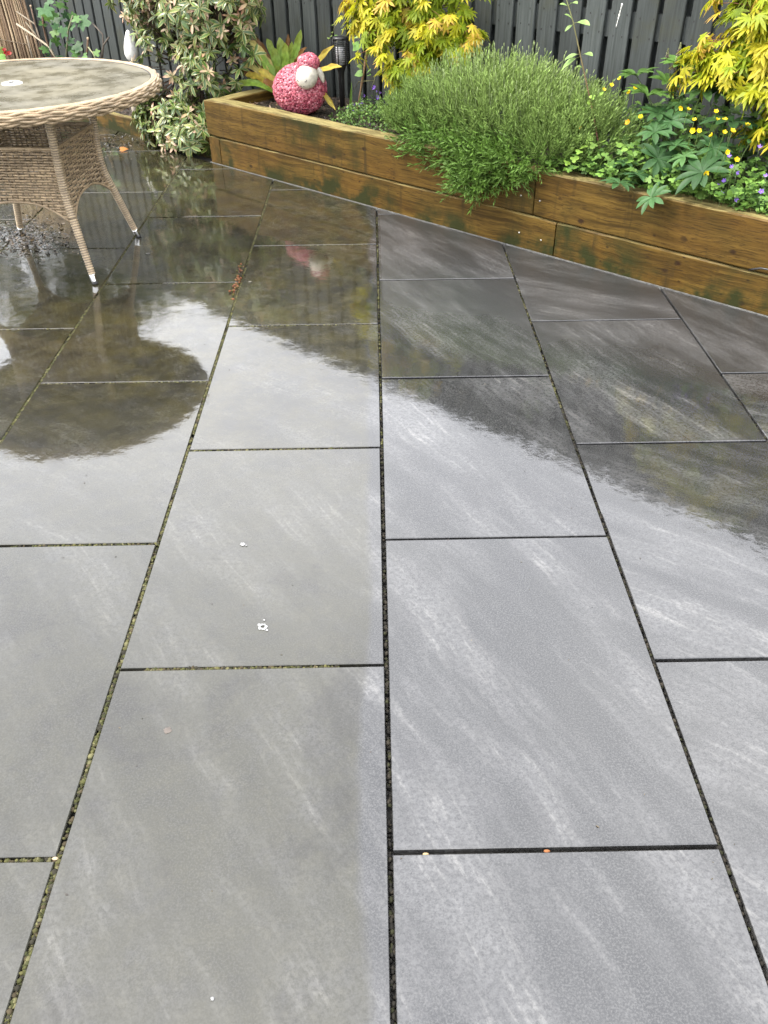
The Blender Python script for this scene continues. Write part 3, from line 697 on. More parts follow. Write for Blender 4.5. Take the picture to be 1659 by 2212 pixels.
def heart_leaf(cc, ce):
    pts = [(1, 0), (.82, .14), (.6, .30), (.35, .42), (.1, .44), (-.12, .34), (-.15, .15), (-.02, 0), (-.15, -.15), (-.12, -.34), (.1, -.44), (.35, -.42), (.6, -.30), (.82, -.14)]
    return outline_leaf(pts, (.3, 0), cc, ce, .35, .1)
def palm_leaf(rr, nl=9, cc=(.042, .100, .030), rise=.3):
    Ts = []
    for q in range(nl):
        a = rad(-148+296*q/(nl-1)+rr.uniform(-6, 6)); l = (1-.22*abs(q-(nl-1)/2)/(nl/2))*rr.uniform(.88, 1.08)
        sh = rr.uniform(.85, 1.15); c = np.array(cc)*sh
        T = blade(l, .30, 6, lambda x: (math.sin(min(1, x*1.02)*math.pi)**.7*(.45+.85*x) if x < 1 else 0.02)+.03, .32+rr.uniform(-.1, .1), .32, c, c*1.12, None, 0, 5)
        d = np.array([math.cos(a), math.sin(a), rise+rr.uniform(-.1, .1)]); Ts.append(txf(T, frame((0, 0, 0), d, (0, 0, 1))))
    return tmerge(*Ts)
def petals(n, c, cc, w=.8, rise=.5, L=1.0, seedc=(.5, .4, .05)):
    Ts = []
    for q in range(n):
        a = 2*math.pi*q/n; T = blade(L, w, 3, lambda x: (math.sin(min(.97, .12+x*.9)*math.pi))**.6, -.25, .2, cc, c, None, 0, 3)
        Ts.append(txf(T, frame((0, 0, 0), (math.cos(a), math.sin(a), rise), (0, 0, 1))))
    Ts.append((ICO[0]*.2*L+np.array([0, 0, .08*L]), ICO[1], np.tile(np.array(seedc), (12, 1)))); return tmerge(*Ts)
def tmesh(name, T, mat): return mesh(name, T[0], T[1], T[2], mat)

TOCAM = lambda P: (CAM-P)/np.linalg.norm(CAM-P)
def leaf_plant(parent, items, tpls, mat, part='leaf', n_parts=300, rest='foliage'):
    """items: (matrix, template index, world point). The leaves that show largest become parts, the rest one mass."""
    mes = [tmesh(part, T, mat) for T in tpls]
    vis = []
    for i, (M, ti, P) in enumerate(items):
        d = CAM-P; px = (P-CAM); zc = px@CF; u = PW/2+FPX*(px@CR)/zc; v = PH/2-FPX*(px@CU)/zc
        inside = -30 < u < PW+30 and -30 < v < PH
        nrm = M[:3, 2]/np.linalg.norm(M[:3, 2]); vis.append((inside, (abs(nrm@d)/np.linalg.norm(d)+.3)*np.linalg.norm(M[:3, 0])/np.linalg.norm(d)+(-tobed(P)[1]*.006)))
    order = sorted(range(len(items)), key=lambda i: (not vis[i][0], -vis[i][1])); keep = set(order[:n_parts]); rb = MB()
    for i, (M, ti, P) in enumerate(items):
        if i in keep: obj(part, mes[ti], parent, mat4(M))
        else: rb.tpl(tpls[ti], M, R.uniform(.8, 1.2))
    if rb.n:
        o = obj(rest, rb.build(rest, mat), parent, Matrix.Identity(4)); setp(o, kind='stuff')
def part_tubes(parent, name, paths, mat=None, n=6, c=(.06, .045, .035)):
    for P, r_ in paths:
        m = MB(); m.tube(P, r_, n, c); obj(name, m.build(name, mat or M_BARK), parent, Matrix.Identity(4))

# ------------------------------------------------------------------ variegated pieris
rr = random.Random(3)
wf = lambda x: math.sin(math.pi*min(1, .06+.93*x))**.8*(.75+.4*x)
PT = []
for cm, ce, tip in (((.07, .135, .025), (.52, .50, .25), None), ((.06, .12, .03), (.60, .56, .33), None), ((.11, .19, .035), (.50, .50, .22), None), ((.045, .09, .022), (.33, .36, .15), None),
                    ((.20, .25, .06), (.64, .52, .34), None), ((.40, .33, .16), (.72, .50, .38), (.62, .30, .22)), ((.58, .50, .28), (.78, .62, .46), (.70, .42, .33)), ((.055, .11, .022), (.09, .15, .035), None)):
    PT.append(blade(1, .33, 6, wf, rr.uniform(.2, .42), .22, cm, tuple(v*q for v, q in zip(ce, (.86, .84, .62))), tip, .02, 5))
PS = thing('pieris_shrub', 'variegated pieris shrub with cream-edged and pink-flushed leaves beside the raised bed', 'shrub', bed(-.55, .35, .07))
ELL = [((-.42, .38, .88), (.62, .36, .40), 230), ((-.02, .36, .98), (.38, .25, .2), 110), ((-.98, .42, .88), (.42, .28, .30), 75), ((-.62, .22, .42), (.26, .22, .30), 85), ((-.48, .13, .15), (.36, .21, .20), 120), ((-.27, .22, .42), (.19, .16, .30), 75), ((-.30, .08, .12), (.24, .13, .13), 40), ((-.38, .38, .55), (.5, .25, .3), 70), ((-.42, .42, .85), (.45, .22, .3), 110)]
items, twigs = [], MB(); hub = bed(-.5, .36, .45)
for (c, rd, num) in ELL:
    for _ in range(num):
        d = rdir(); d[1] = -abs(d[1]) if R.random() < .8 else d[1]
        k_ = R.uniform(.72, 1.05); q = np.array(c)+np.array(rd)*d*k_
        if q[2] < .03: q[2] = R.uniform(.03, .10)
        if q[1] > .72: q[1] = R.uniform(.4, .7)
        if q[0] > -.02 and q[1] > -.05 and q[2] < .40: continue
        if -.68 < q[0] < -.38 and .28 < q[2] < .72 and q[1] < .33 and R.random() < .75: continue
        P = bed(*q); out = BD*d[0]*.8+BN*d[1]*.8+np.array([0, 0, d[2]*.6+.35]); out /= np.linalg.norm(out)
        low = q[2] < .35; new = R.random() < (.35 if q[2] > .5 else .16)
        x1 = np.cross(out, [.3, .2, .9]); x1 /= np.linalg.norm(x1); y1 = np.cross(out, x1); nl = R.randint(7, 11); a0 = R.uniform(0, 6)
        for l in range(nl):
            a = a0+l*2.4; op = R.uniform(.15, .75) if l < nl*.6 else R.uniform(-.35, .2)
            dd = (math.cos(a)*x1+math.sin(a)*y1)+out*op; dd[2] -= .12
            ln = R.uniform(.046, .078)*(.78 if new else 1)
            ti = R.choice([5, 6, 4, 6]) if (new and l < nl*.7) else R.choices([0, 1, 2, 3, 7, 4], [5, 4, 4, 3, 2, 2])[0]
            items.append((frame(P+out*R.uniform(-.02, .012), dd, out+np.array([0, 0, .4])+rdir()*.3, ln), ti, P))
        twigs.tube(curve3(P+out*.01, P-out*.07, P*.55+hub*.45+np.array([0, 0, -.02]), 5), [.0012, .0014, .0018, .0024, .003], 4, (.06, .042, .03))
leaf_plant(PS, items, PT, M_GLOSSLEAF)
setp(obj('twigs', twigs.build('twigs', M_BARK), PS, Matrix.Identity(4)), kind='stuff')
dk = (.045, .034, .026)
b1 = bed(-.52, .36, .02)
obj('trunk', MB().tube([b1, bed(-.50, .35, .18), bed(-.50, .34, .36), bed(-.53, .33, .47)], [.040, .034, .032, .028], 10, dk).build('trunk', M_BARK), PS, Matrix.Identity(4))
part_tubes(PS, 'branch', [([bed(-.53, .33, .45), pt(385, 120, .30), pt(352, 70, .28), pt(330, 30, .28), bed(-.95, .3, 1.0)], [.026, .022, .020, .018, .010]),
                          ([pt(352, 66, .28), pt(318, 48, .27), pt(278, 12, .27), bed(-1.2, .3, .95)], [.020, .019, .017, .010]),
                          ([bed(-.52, .34, .45), bed(-.42, .36, .7), bed(-.25, .38, 1.05)], [.024, .018, .009]), ([bed(-.51, .34, .40), bed(-.3, .36, .55), bed(.05, .36, .8)], [.02, .014, .008]),
                          ([pt(338, 45, .28), pt(345, 0, .3), bed(-.72, .3, 1.15)], [.016, .013, .007]), ([bed(-.50, .33, .12), bed(-.42, .2, .13), bed(-.35, .08, .12)], [.014, .010, .006])], c=dk)

# ------------------------------------------------------------------ golden acers
def acer(label, base, ells, seed, pinkish, n_leaf, szr=(.036, .052)):
    global R
    rr = random.Random(seed); AT = []
    for cc, ce in (((.42, .43, .018), (.46, .45, .022)), ((.30, .37, .016), (.37, .41, .018)), ((.50, .46, .022), (.54, .46, .035)), ((.19, .27, .012), (.25, .32, .015)), ((.50, .42, .035), (.56, .33, .08)), ((.46, .44, .02), (.52, .42, .04))):
        for v in range(2): AT.append(acer_leaf(cc, ce, rr))
    AC = thing('japanese_acer', label, 'shrub', bed(*base)); items = []; stems = []; top = np.array(base)
    fork = np.array(base)+np.array([0, 0, .18]); stems.append(([bed(*base), bed(*fork)], [.016, .014]))
    tw = MB()
    for (c, rd, num) in ells:
        c = np.array(c); rd = np.array(rd)
        stems.append((curve3(bed(*fork), bed(*(fork*.5+c*.5+np.array([0, 0, .08]))), bed(*c), 7), np.linspace(.012, .005, 7)))
        for _ in range(int(num/4)):              # sprays of leaves, shingled and drooping
            d = rdir(); d[1] = -abs(d[1]) if rr.random() < .75 else d[1]; d[2] = d[2] if d[2] > -.45 else -d[2]
            q = c+rd*d*(kr := rr.uniform(.45, 1.03)); q[1] = min(q[1], .71); P = bed(*q)
            out = BD*d[0]+BN*d[1]+np.array([0, 0, .12]); out /= np.linalg.norm(out)
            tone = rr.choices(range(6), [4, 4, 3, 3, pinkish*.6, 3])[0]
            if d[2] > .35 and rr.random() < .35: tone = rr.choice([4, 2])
            if kr < .72: tone = rr.choice([3, 3, 1])  # inner sprays take darker greens, shade of the gaps put into the colour
            tw.tube(curve3(P, P-out*.05+np.array([0, 0, .02]), P*.5+bed(*c)*.5, 4), [.001, .0013, .0016, .002], 4, (.20, .09, .05))
            for l in range(4):
                s_ = rr.uniform(*szr); dd = out*.55+rdir()*.75; dd[2] = dd[2]*.5-rr.uniform(.35, .8)
                Pl = P+rdir()*.028+np.array([0, 0, -.004*l]); up = np.array([0, 0, .75])+out*1.1+rdir()*.35
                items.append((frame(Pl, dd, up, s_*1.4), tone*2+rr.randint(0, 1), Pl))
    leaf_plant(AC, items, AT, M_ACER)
    setp(obj('twigs', tw.build('twigs', M_BARK), AC, Matrix.Identity(4)), kind='stuff')
    part_tubes(AC, 'stem', stems, c=(.13, .075, .045))
    return AC
acer('golden-yellow Japanese acer in front of the fence, left of the lavender mound', (1.36, .52, .31),
     [((1.29, .45, .92), (.42, .22, .24), 520), ((1.22, .42, .73), (.34, .18, .18), 330), ((1.54, .42, .74), (.22, .16, .16), 190), ((1.32, .36, .59), (.18, .11, .09), 110), ((1.0, .45, .82), (.2, .14, .12), 60), ((1.3, .46, 1.15), (.34, .2, .18), 150)], 21, 1.2, 0)
acer('golden-yellow Japanese acer with orange-pink tips behind the lupins', (3.34, .55, .31),
     [((3.27, .44, .98), (.42, .22, .24), 720), ((3.19, .40, .80), (.41, .18, .15), 560), ((3.36, .36, .62), (.26, .15, .16), 340), ((2.98, .42, .80), (.18, .10, .06), 70), ((3.4, .46, 1.18), (.3, .2, .18), 120), ((3.7, .44, .85), (.3, .2, .3), 120)], 22, 1.6, 0, (.036, .052))

# ------------------------------------------------------------------ lavender mound
LV = thing('lavender_bush', 'big grey-green lavender mound spilling over the front of the raised bed', 'shrub', bed(1.98, .3, .31))
lv = MB(); ns = MB()
def shoot(P, d, ln, c, m, nlv, lw=.0032, ll=.028):
    d = d/np.linalg.norm(d); x1 = np.cross(d, [.31, .22, .93]); x1 /= np.linalg.norm(x1); y1 = np.cross(d, x1)
    bend = np.array([0, 0, .22])*ln*R.uniform(-.3, 1); path = [P, P+d*ln*.5, P+d*ln+bend]
    m.tube(path, [.0013, .0012, .0008], 3, c*.75, cap=False)
    for i in range(nlv):
        u = .12+.88*i/nlv; Q = P+d*ln*u+bend*u*u; a = i*2.4+R.uniform(-.5, .5)
        e = (math.cos(a)*x1+math.sin(a)*y1); dd = e*(.75-.35*u)+d*R.uniform(.5, .95); dd /= np.linalg.norm(dd)
        L_ = ll*R.uniform(.6, 1.15)*(1-.35*u); w = np.cross(dd, d); w /= np.linalg.norm(w)+1e-9; w = w*lw*.5
        k_ = R.uniform(.75, 1.25)
        V4 = np.array([Q-w*.5, Q+w*.5, Q+dd*L_*.55+w, Q+dd*L_*.55-w, Q+dd*L_+d*L_*.08]); m.add(V4, [(0, 1, 2), (0, 2, 3), (3, 2, 4)], np.clip(c*k_, 0, 1))
LVE = [((1.98, .30, .42), (.62, .33, .27), 1500, 0), ((2.10, .06, .34), (.27, .13, .11), 320, 1), ((2.08, -.04, .25), (.10, .05, .075), 120, 1), ((1.62, .22, .40), (.26, .22, .16), 330, 0), ((2.42, .26, .42), (.30, .24, .20), 420, 0), ((2.0, .30, .40), (.45, .25, .2), 500, 0), ((2.36, .12, .385), (.24, .13, .12), 260, 0), ((1.66, .12, .385), (.24, .13, .10), 230, 0), ((1.86, .03, .37), (.30, .08, .09), 200, 1), ((2.25, .02, .37), (.22, .07, .07), 130, 1)]
for c, rd, num, low in LVE:
    for _ in range(num):
        d = rdir(); d[2] = abs(d[2]) if (not low or R.random() < .4) else d[2]
        if d[1] > .3 and R.random() < .5: d[1] = -d[1]
        q = np.array(c)+np.array(rd)*d*R.uniform(.68, .92); P = bed(*q)
        if q[1] > .68: continue
        if q[2] < .37 and q[1] > -.015 and q[1] < .11: q[1] = -.02; P = bed(*q)
        if q[2] < .30 and q[1] > .0: continue
        o_ = BD*d[0]*.7+BN*d[1]*.7+np.array([0, 0, (.75 if not low else .15)+.4*max(0, d[2])])
        if low: o_ = o_+rdir()*.55-BN*.15
        o_ = o_+rdir()*.28; hgt = (q[2]-.25)/.45
        base = np.array([.075, .145, .022])*(1-hgt)+np.array([.26, .36, .10])*hgt  # darker towards the bottom: shade low in the mound is painted in
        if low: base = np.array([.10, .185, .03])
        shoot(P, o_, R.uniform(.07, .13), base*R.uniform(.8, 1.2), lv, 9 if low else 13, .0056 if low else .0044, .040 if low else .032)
for _ in range(330):                              # thin flower stalks with small buds
    d = rdir(); d[2] = abs(d[2])+.25; d /= np.linalg.norm(d); q = np.array((2.0, .30, .44))+np.array((.56, .3, .26))*d*.95
    if q[1] > .66: continue
    P = bed(*q); dr = np.array([R.gauss(0, .12), R.gauss(0, .12), 1.]); ln = R.uniform(.05, .12); tip = P+dr*ln; cb = np.array([.24, .30, .13])*R.uniform(.8, 1.2)
    lv.tube([P-dr*.03, P, tip], [.0011, .0011, .0009], 3, cb, cap=False)
    for q2 in range(3): lv.tpl((ICO[0], ICO[1], np.tile(cb*1.15, (12, 1))), frame(tip+dr*(.004*q2), dr, (1, 0, 0), (.0035, .0024, .0024)))
setp(obj('foliage', lv.build('lavender_foliage', M_NEEDLE, False), LV, Matrix.Identity(4)), kind='stuff')
wd = [(curve3(bed(1.98+R.uniform(-.1, .1), .3, .30), bed(1.98+a*.25, .3+b*.12, .42), bed(1.98+a*.5, .3+b*.24, .5), 6), np.linspace(.012, .004, 6)) for a, b in ((-1, -.6), (-.5, .5), (.2, -1), (.8, -.5), (.9, .6), (.1, .8))]
part_tubes(LV, 'woody_stem', wd, c=(.10, .075, .05))

# ------------------------------------------------------------------ mixed planting to the right of the lavender
gc = MB(); rr = random.Random(9)
GT = [lobed_leaf((.085, .17, .03), (.10, .19, .035), rr, 5, .32), lobed_leaf((.055, .12, .022), (.065, .13, .026), rr, 5, .4, 250, 3), lobed_leaf((.13, .24, .04), (.15, .27, .05), rr, 3, .35, 170), lobed_leaf((.03, .075, .016), (.036, .085, .02), rr, 5, .25)]
for _ in range(2700):
    s_ = R.uniform(2.46, 4.4); t_ = R.uniform(.04, .66); front = max(0, .3-t_)/.3
    ztop = .38+.24*min(1, max(0, t_-.03)/.35)+.05*math.sin(s_*7); z_ = R.uniform(.30, ztop)
    if t_ < .12: z_ = R.uniform(.37, .41)
    P = bed(s_, t_, z_); up = np.array([0, 0, 1.])+TOCAM(P)*.5+rdir()*.5
    k_ = R.uniform(.016, .034); gc.tpl(GT[R.randint(0, 3)], frame(P, rdir()*np.array([1, 1, .3]), up, k_), R.uniform(.75, 1.2))
    if R.random() < .35: gc.tube([bed(s_+R.gauss(0, .03), t_+.03, .3), P], [.0012, .001], 3, (.10, .14, .04), cap=False)
for _ in range(520):
    s_ = R.uniform(2.40, 3.35); t_ = R.uniform(.0, .24); z_ = .385+R.uniform(0, .05+.35*t_)
    P = bed(s_, t_, z_); gc.tpl(GT[R.choice([0, 2, 2, 1])], frame(P, rdir()*np.array([1, 1, .3]), np.array([0, 0, 1.])+TOCAM(P)*.7+rdir()*.4, R.uniform(.016, .030)), R.uniform(.85, 1.3))
    if R.random() < .4: gc.tube([bed(s_+R.gauss(0, .02), t_+.1, .31), P], [.0012, .001], 3, (.10, .14, .04), cap=False)
setp(obj('ground_cover', gc.build('ground_cover', M_LEAF)), 'low lobed green leaves covering the soil around the lupins', 'ground cover', None, 'stuff')

# lupins: each palm-shaped leaf is a part
rr = random.Random(12); LT = [palm_leaf(rr, 9), palm_leaf(rr, 10, (.034, .085, .026)), palm_leaf(rr, 8, (.055, .12, .034), .2), palm_leaf(rr, 11, (.08, .165, .03), .5)]
def lupin(label, base, leaves, spikes=()):
    LP = thing('lupin', label, 'lupin', bed(*base)); mes = [tmesh('leaf', T, M_LEAF) for T in LT]
    for (x, y, t, sz, tilt, ti) in leaves:
        P = pt(x, y, t); up = np.array([0, 0, 1.])*(1-tilt)+TOCAM(P)*tilt+rdir()*.12
        lf = obj('leaf', mes[ti], LP, mat4(frame(P, BD*math.cos(x)+BN*math.sin(x), up, sz*1.2)))
        b = bed(base[0]+R.gauss(0, .03), base[1]+R.gauss(0, .03), base[2]); mid = (P+b)/2+np.array([0, 0, .05])
        m = MB(); m.tube(curve3(b, mid, P, 8), np.linspace(.003, .0018, 8), 5, (.13, .19, .06)); obj('leaf_stalk', m.build('leaf_stalk', M_LEAF), LP, Matrix.Identity(4))
    for (x, y, t) in spikes:
        P = pt(x, y, t); b = bed(*base); m = MB(); m.tube([b, (b+P)/2, P], [.004, .003, .0015], 5, (.12, .13, .06))
        for q in range(26):
            u = q/26; a = q*2.4; e = np.array([math.cos(a), math.sin(a), .8]); Q = P-np.array([0, 0, .055])*(1-u)+e*.005*(1.3-u)
            m.tpl((ICO[0], ICO[1], np.tile(np.array([.20, .15, .13]) if u < .5 else np.array([.26, .27, .13]), (12, 1))), frame(Q, e, (0, 0, 1), (.0055*(1.2-u), .003, .003)))
        obj('flower_spike', m.build('flower_spike', M_LEAF), LP, Matrix.Identity(4))
lupin('lupin nearest the lavender whose palm leaves hang over the timber', (2.78, .16, .31),
      [(1337, 396, -.03, .075, .55, 0), (1378, 379, .02, .062, .6, 1), (1407, 427, -.05, .070, .6, 0), (1421, 343, .08, .088, .55, 1), (1414, 286, .16, .080, .3, 0), (1350, 352, .1, .06, .4, 1)])
lupin('tall lupin with faded brown flower spikes beside the acer', (2.88, .40, .31),
      [(1400, 207, .32, .105, .15, 3), (1520, 192, .34, .105, .2, 2), (1424, 245, .28, .085, .15, 0), (1445, 264, .24, .085, .5, 1), (1375, 164, .4, .085, .2, 3), (1473, 140, .42, .09, .2, 3), (1440, 180, .4, .08, .3, 3), (1470, 225, .36, .07, .3, 2), (1555, 195, .4, .07, .4, 2)],
      ((1444, 104, .42), (1471, 92, .42), (1462, 122, .40)))
lupin('broad dark green lupin in front of the orange-tipped acer', (3.12, .24, .31),
      [(1517, 372, .04, .105, .6, 1), (1582, 264, .26, .115, .5, 1), (1460, 315, .15, .075, .4, 0), (1479, 339, .1, .07, .5, 2), (1540, 320, .2, .07, .4, 1), (1626, 300, .28, .07, .3, 0)])

# creeping buttercups: one plant with many yellow flowers
BC = thing('buttercup_plant', 'creeping buttercup with many small yellow flowers among the lupins', 'buttercup', bed(2.95, .22, .31))
bt = tmesh('flower', petals(5, (.85, .66, .015), (.82, .60, .012), .95, .45, 1.0, (.62, .45, .03)), M_PETAL); bo = tmesh('flower', petals(5, (.82, .42, .02), (.75, .36, .01), .9, .4, 1.0, (.5, .3, .02)), M_PETAL)
for (x, y, t, o_) in ((250, 80, .3, 0), (180, 120, .3, 0), (410, 145, .3, 0), (455, 110, .3, 0), (515, 365, .2, 0), (400, 415, .15, 1), (885, 275, .3, 0), (940, 300, .28, 0), (995, 395, .22, 0), (1190, 320, .3, 0), (1205, 395, .28, 0), (1270, 395, .3, 0), (985, 485, .18, 0), (1035, 490, .18, 0), (1155, 530, .16, 0), (1265, 505, .2, 0), (1335, 495, .2, 0), (1470, 440, .3, 0), (1285, 680, .1, 0), (1375, 750, .07, 0), (1095, 865, .03, 0), (-20, 455, .2, 1), (330, 20, .35, 0)):
    X, Y = (1900+x/2.765)/1.507, (250+y/2.765)/1.507; P = pt(X, Y, max(.02, t-.07)); up = np.array([0, 0, .8])+TOCAM(P)*.8+rdir()*.25
    obj('flower', bo if o_ else bt, BC, mat4(frame(P, rdir(), up, R.uniform(.012, .0155)*(.85 if y < 200 else 1))))
    b = P+np.array([R.gauss(0, .02), .05, 0]); b[2] = .33; m = MB(); m.tube(curve3(b, (b+P)/2+BN*.01, P, 6), .0010, 4, (.13, .2, .05)); obj('flower_stalk', m.build('flower_stalk', M_LEAF), BC, Matrix.Identity(4))

# columbine: bright lobed leaves over the timber, and one tall leaning stem
CT = [lobed_leaf((.20, .33, .05), (.23, .36, .06), rr, 3, .3, 190, 2), lobed_leaf((.16, .28, .045), (.19, .31, .05), rr, 3, .38, 180, 2), lobed_leaf((.11, .21, .035), (.13, .24, .04), rr, 3, .3, 190, 2)]
cm_ = [tmesh('leaf', T, M_LEAF) for T in CT]
CB = thing('columbine', 'lime green columbine with scalloped leaves at the right edge of the lavender', 'columbine', bed(2.56, .16, .31))
for (x, y, t, s_, ti) in ((1238, 345, .01, .030, 0), (1222, 352, .0, .026, 0), (1252, 330, .02, .026, 1), (1262, 318, .04, .030, 0), (1283, 312, .05, .030, 1), (1300, 306, .06, .028, 0), (1232, 322, .05, .024, 0), (1270, 300, .08, .024, 1), (1334, 312, .06, .026, 1), (1226, 368, -.03, .022, 2), (1345, 322, .07, .022, 1), (1310, 335, .05, .024, 2), (1365, 330, .1, .024, 2), (1250, 300, .1, .022, 1), (1245, 360, -.01, .02, 2), (1240, 215, .2, .024, 0), (1255, 235, .2, .026, 1), (1275, 222, .2, .022, 0), (1296, 205, .2, .022, 1), (1282, 210, .2, .02, 0)):
    P = pt(x, y, t); obj('leaf', cm_[ti], CB, mat4(frame(P, rdir()*np.array([1, 1, .2]), np.array([0, 0, .75])+TOCAM(P)*.6+rdir()*.2, s_)))
    b = bed(2.56+R.gauss(0, .03), .16, .31); m = MB(); m.tube(curve3(b, (b+P)/2+np.array([0, 0, .05]), P, 6), .0013, 4, (.17, .24, .07)); obj('leaf_stalk', m.build('leaf_stalk', M_LEAF), CB, Matrix.Identity(4))
TS = thing('leaning_stem', 'tall thin reddish stem with sparse small leaves leaning up from the lavender', 'stem', pt(1300, 345, .16))
m = MB(); pth = [pt(1300, 345, .16), pt(1292, 305, .18), pt(1278, 230, .2), pt(1255, 126, .22), pt(1238, 47, .24), pt(1224, 0, .25), pt(1206, -60, .26)]; m.tube(pth, [.004, .0038, .0034, .003, .0026, .002, .0012], 6, np.array([(.17, .08, .05), (.17, .08, .05), (.18, .10, .05), (.19, .15, .07), (.2, .2, .08), (.2, .22, .08), (.2, .22, .08)])); obj('stalk', m.build('stalk', M_LEAF), TS, Matrix.Identity(4))
et = tmesh('leaf', blade(1, .48, 5, lambda x: math.sin(math.pi*min(1, .05+.93*x))**.8, .3, .25, (.22, .34, .10), (.26, .38, .12)), M_LEAF)
for (x, y, x2, y2) in ((1240, 50, 1268, 43), (1240, 52, 1222, 62), (1258, 118, 1276, 112), (1254, 116, 1222, 122), (1253, 122, 1215, 140), (1238, 45, 1226, 28), (1228, 15, 1214, 5), (1230, 10, 1244, 0), (1262, 150, 1250, 140)):
    a, b = pt(x, y, .225), pt(x2, y2, .19); L_ = np.linalg.norm(b-a); obj('leaf', et, TS, mat4(frame(a+(b-a)*.25, b-a, np.array([0, 0, 1])+TOCAM(a)*.5, L_*.85)))
    m = MB(); m.tube([a, a+(b-a)*.3], .001, 4, (.2, .22, .08)); obj('leaf_stalk', m.build('leaf_stalk', M_LEAF), TS, Matrix.Identity(4))

# campanulas with violet bells
vf = tmesh('flower', petals(5, (.22, .10, .55), (.30, .17, .62), .55, .55, 1.0, (.45, .4, .6)), M_PETAL)
SR = [blade(1, .8, 3, lambda x: math.sin(math.pi*min(1, .1+.88*x))**.6, .3, .2, c, None, None, 0, 3) for c in ((.13, .24, .045), (.10, .19, .04), (.17, .29, .06), (.07, .14, .03))]
def campanula(label, ells, flowers, fs):
    c0 = ells[0][0]; CP = thing('campanula', label, 'campanula', bed(c0[0], c0[1], .31)); m = MB()
    for c, rd, num in ells:
        for _ in range(num):
            d = rdir(); d[2] = abs(d[2]); q = np.array(c)+np.array(rd)*d*R.uniform(.55, 1.05); P = bed(*q)
            m.tpl(SR[R.randint(0, 3)], frame(P, rdir()+np.array([0, 0, .1]), np.array([0, 0, .8])+TOCAM(P)*.4+rdir()*.5, R.uniform(.008, .016)), R.uniform(.75, 1.2))
            if R.random() < .25: m.tube([P-np.array([0, 0, .05]), P], .0009, 3, (.10, .16, .05), cap=False)
    setp(obj('foliage', m.build('campanula_foliage', M_LEAF), CP, Matrix.Identity(4)), kind='stuff')
    for x, y, t in flowers:
        P = pt(x, y, t); obj('flower', vf, CP, mat4(frame(P, rdir(), TOCAM(P)+np.array([0, 0, .5])+rdir()*.5, fs*R.uniform(.8, 1.15))))
        b = P.copy()+BN*.01; b[2] = max(.33, P[2]-.07); k_ = MB(); k_.tube([b, P-TOCAM(P)*.002], .0009, 4, (.12, .17, .07)); obj('flower_stalk', k_.build('flower_stalk', M_LEAF), CP, Matrix.Identity(4))
q5 = lambda x, y: ((1050+x/4.74)/1.507, (80+y/4.74)/1.507)
campanula('pale green campanula cushion with violet flowers between the sheep and the lavender', [((1.08, .34, .32), (.30, .17, .085), 1000), ((1.20, .50, .33), (.25, .14, .12), 450), ((.92, .52, .32), (.16, .12, .09), 200)],
          [(*q5(x, y), t) for x, y, t in ((380, 1285, .48), (490, 1250, .45), (475, 1315, .42), (590, 1220, .48), (560, 1235, .48), (660, 1090, .55), (800, 960, .58), (790, 985, .58), (830, 1040, .55), (850, 1150, .5), (845, 1130, .5), (1165, 1120, .5), (1225, 1135, .5), (1250, 1220, .45), (1115, 1275, .42), (1240, 1300, .42), (755, 1530, .3), (880, 1060, .55))], .013)
q6 = lambda x, y: ((1900+x/2.765)/1.507, (250+y/2.765)/1.507)
campanula('dark green campanula with violet flowers at the far right front of the bed', [((3.42, .17, .36), (.22, .13, .10), 800), ((3.75, .2, .36), (.2, .14, .12), 400)],
          [(*q6(x, y), t) for x, y, t in ((1335, 810, .08), (1205, 975, .04), (1265, 940, .05), (1360, 1100, .02), (1375, 860, .06), (1235, 1055, .02), (1300, 715, .1), (1580, 640, .15), (1600, 1040, .04), (1640, 900, .05))], .013)

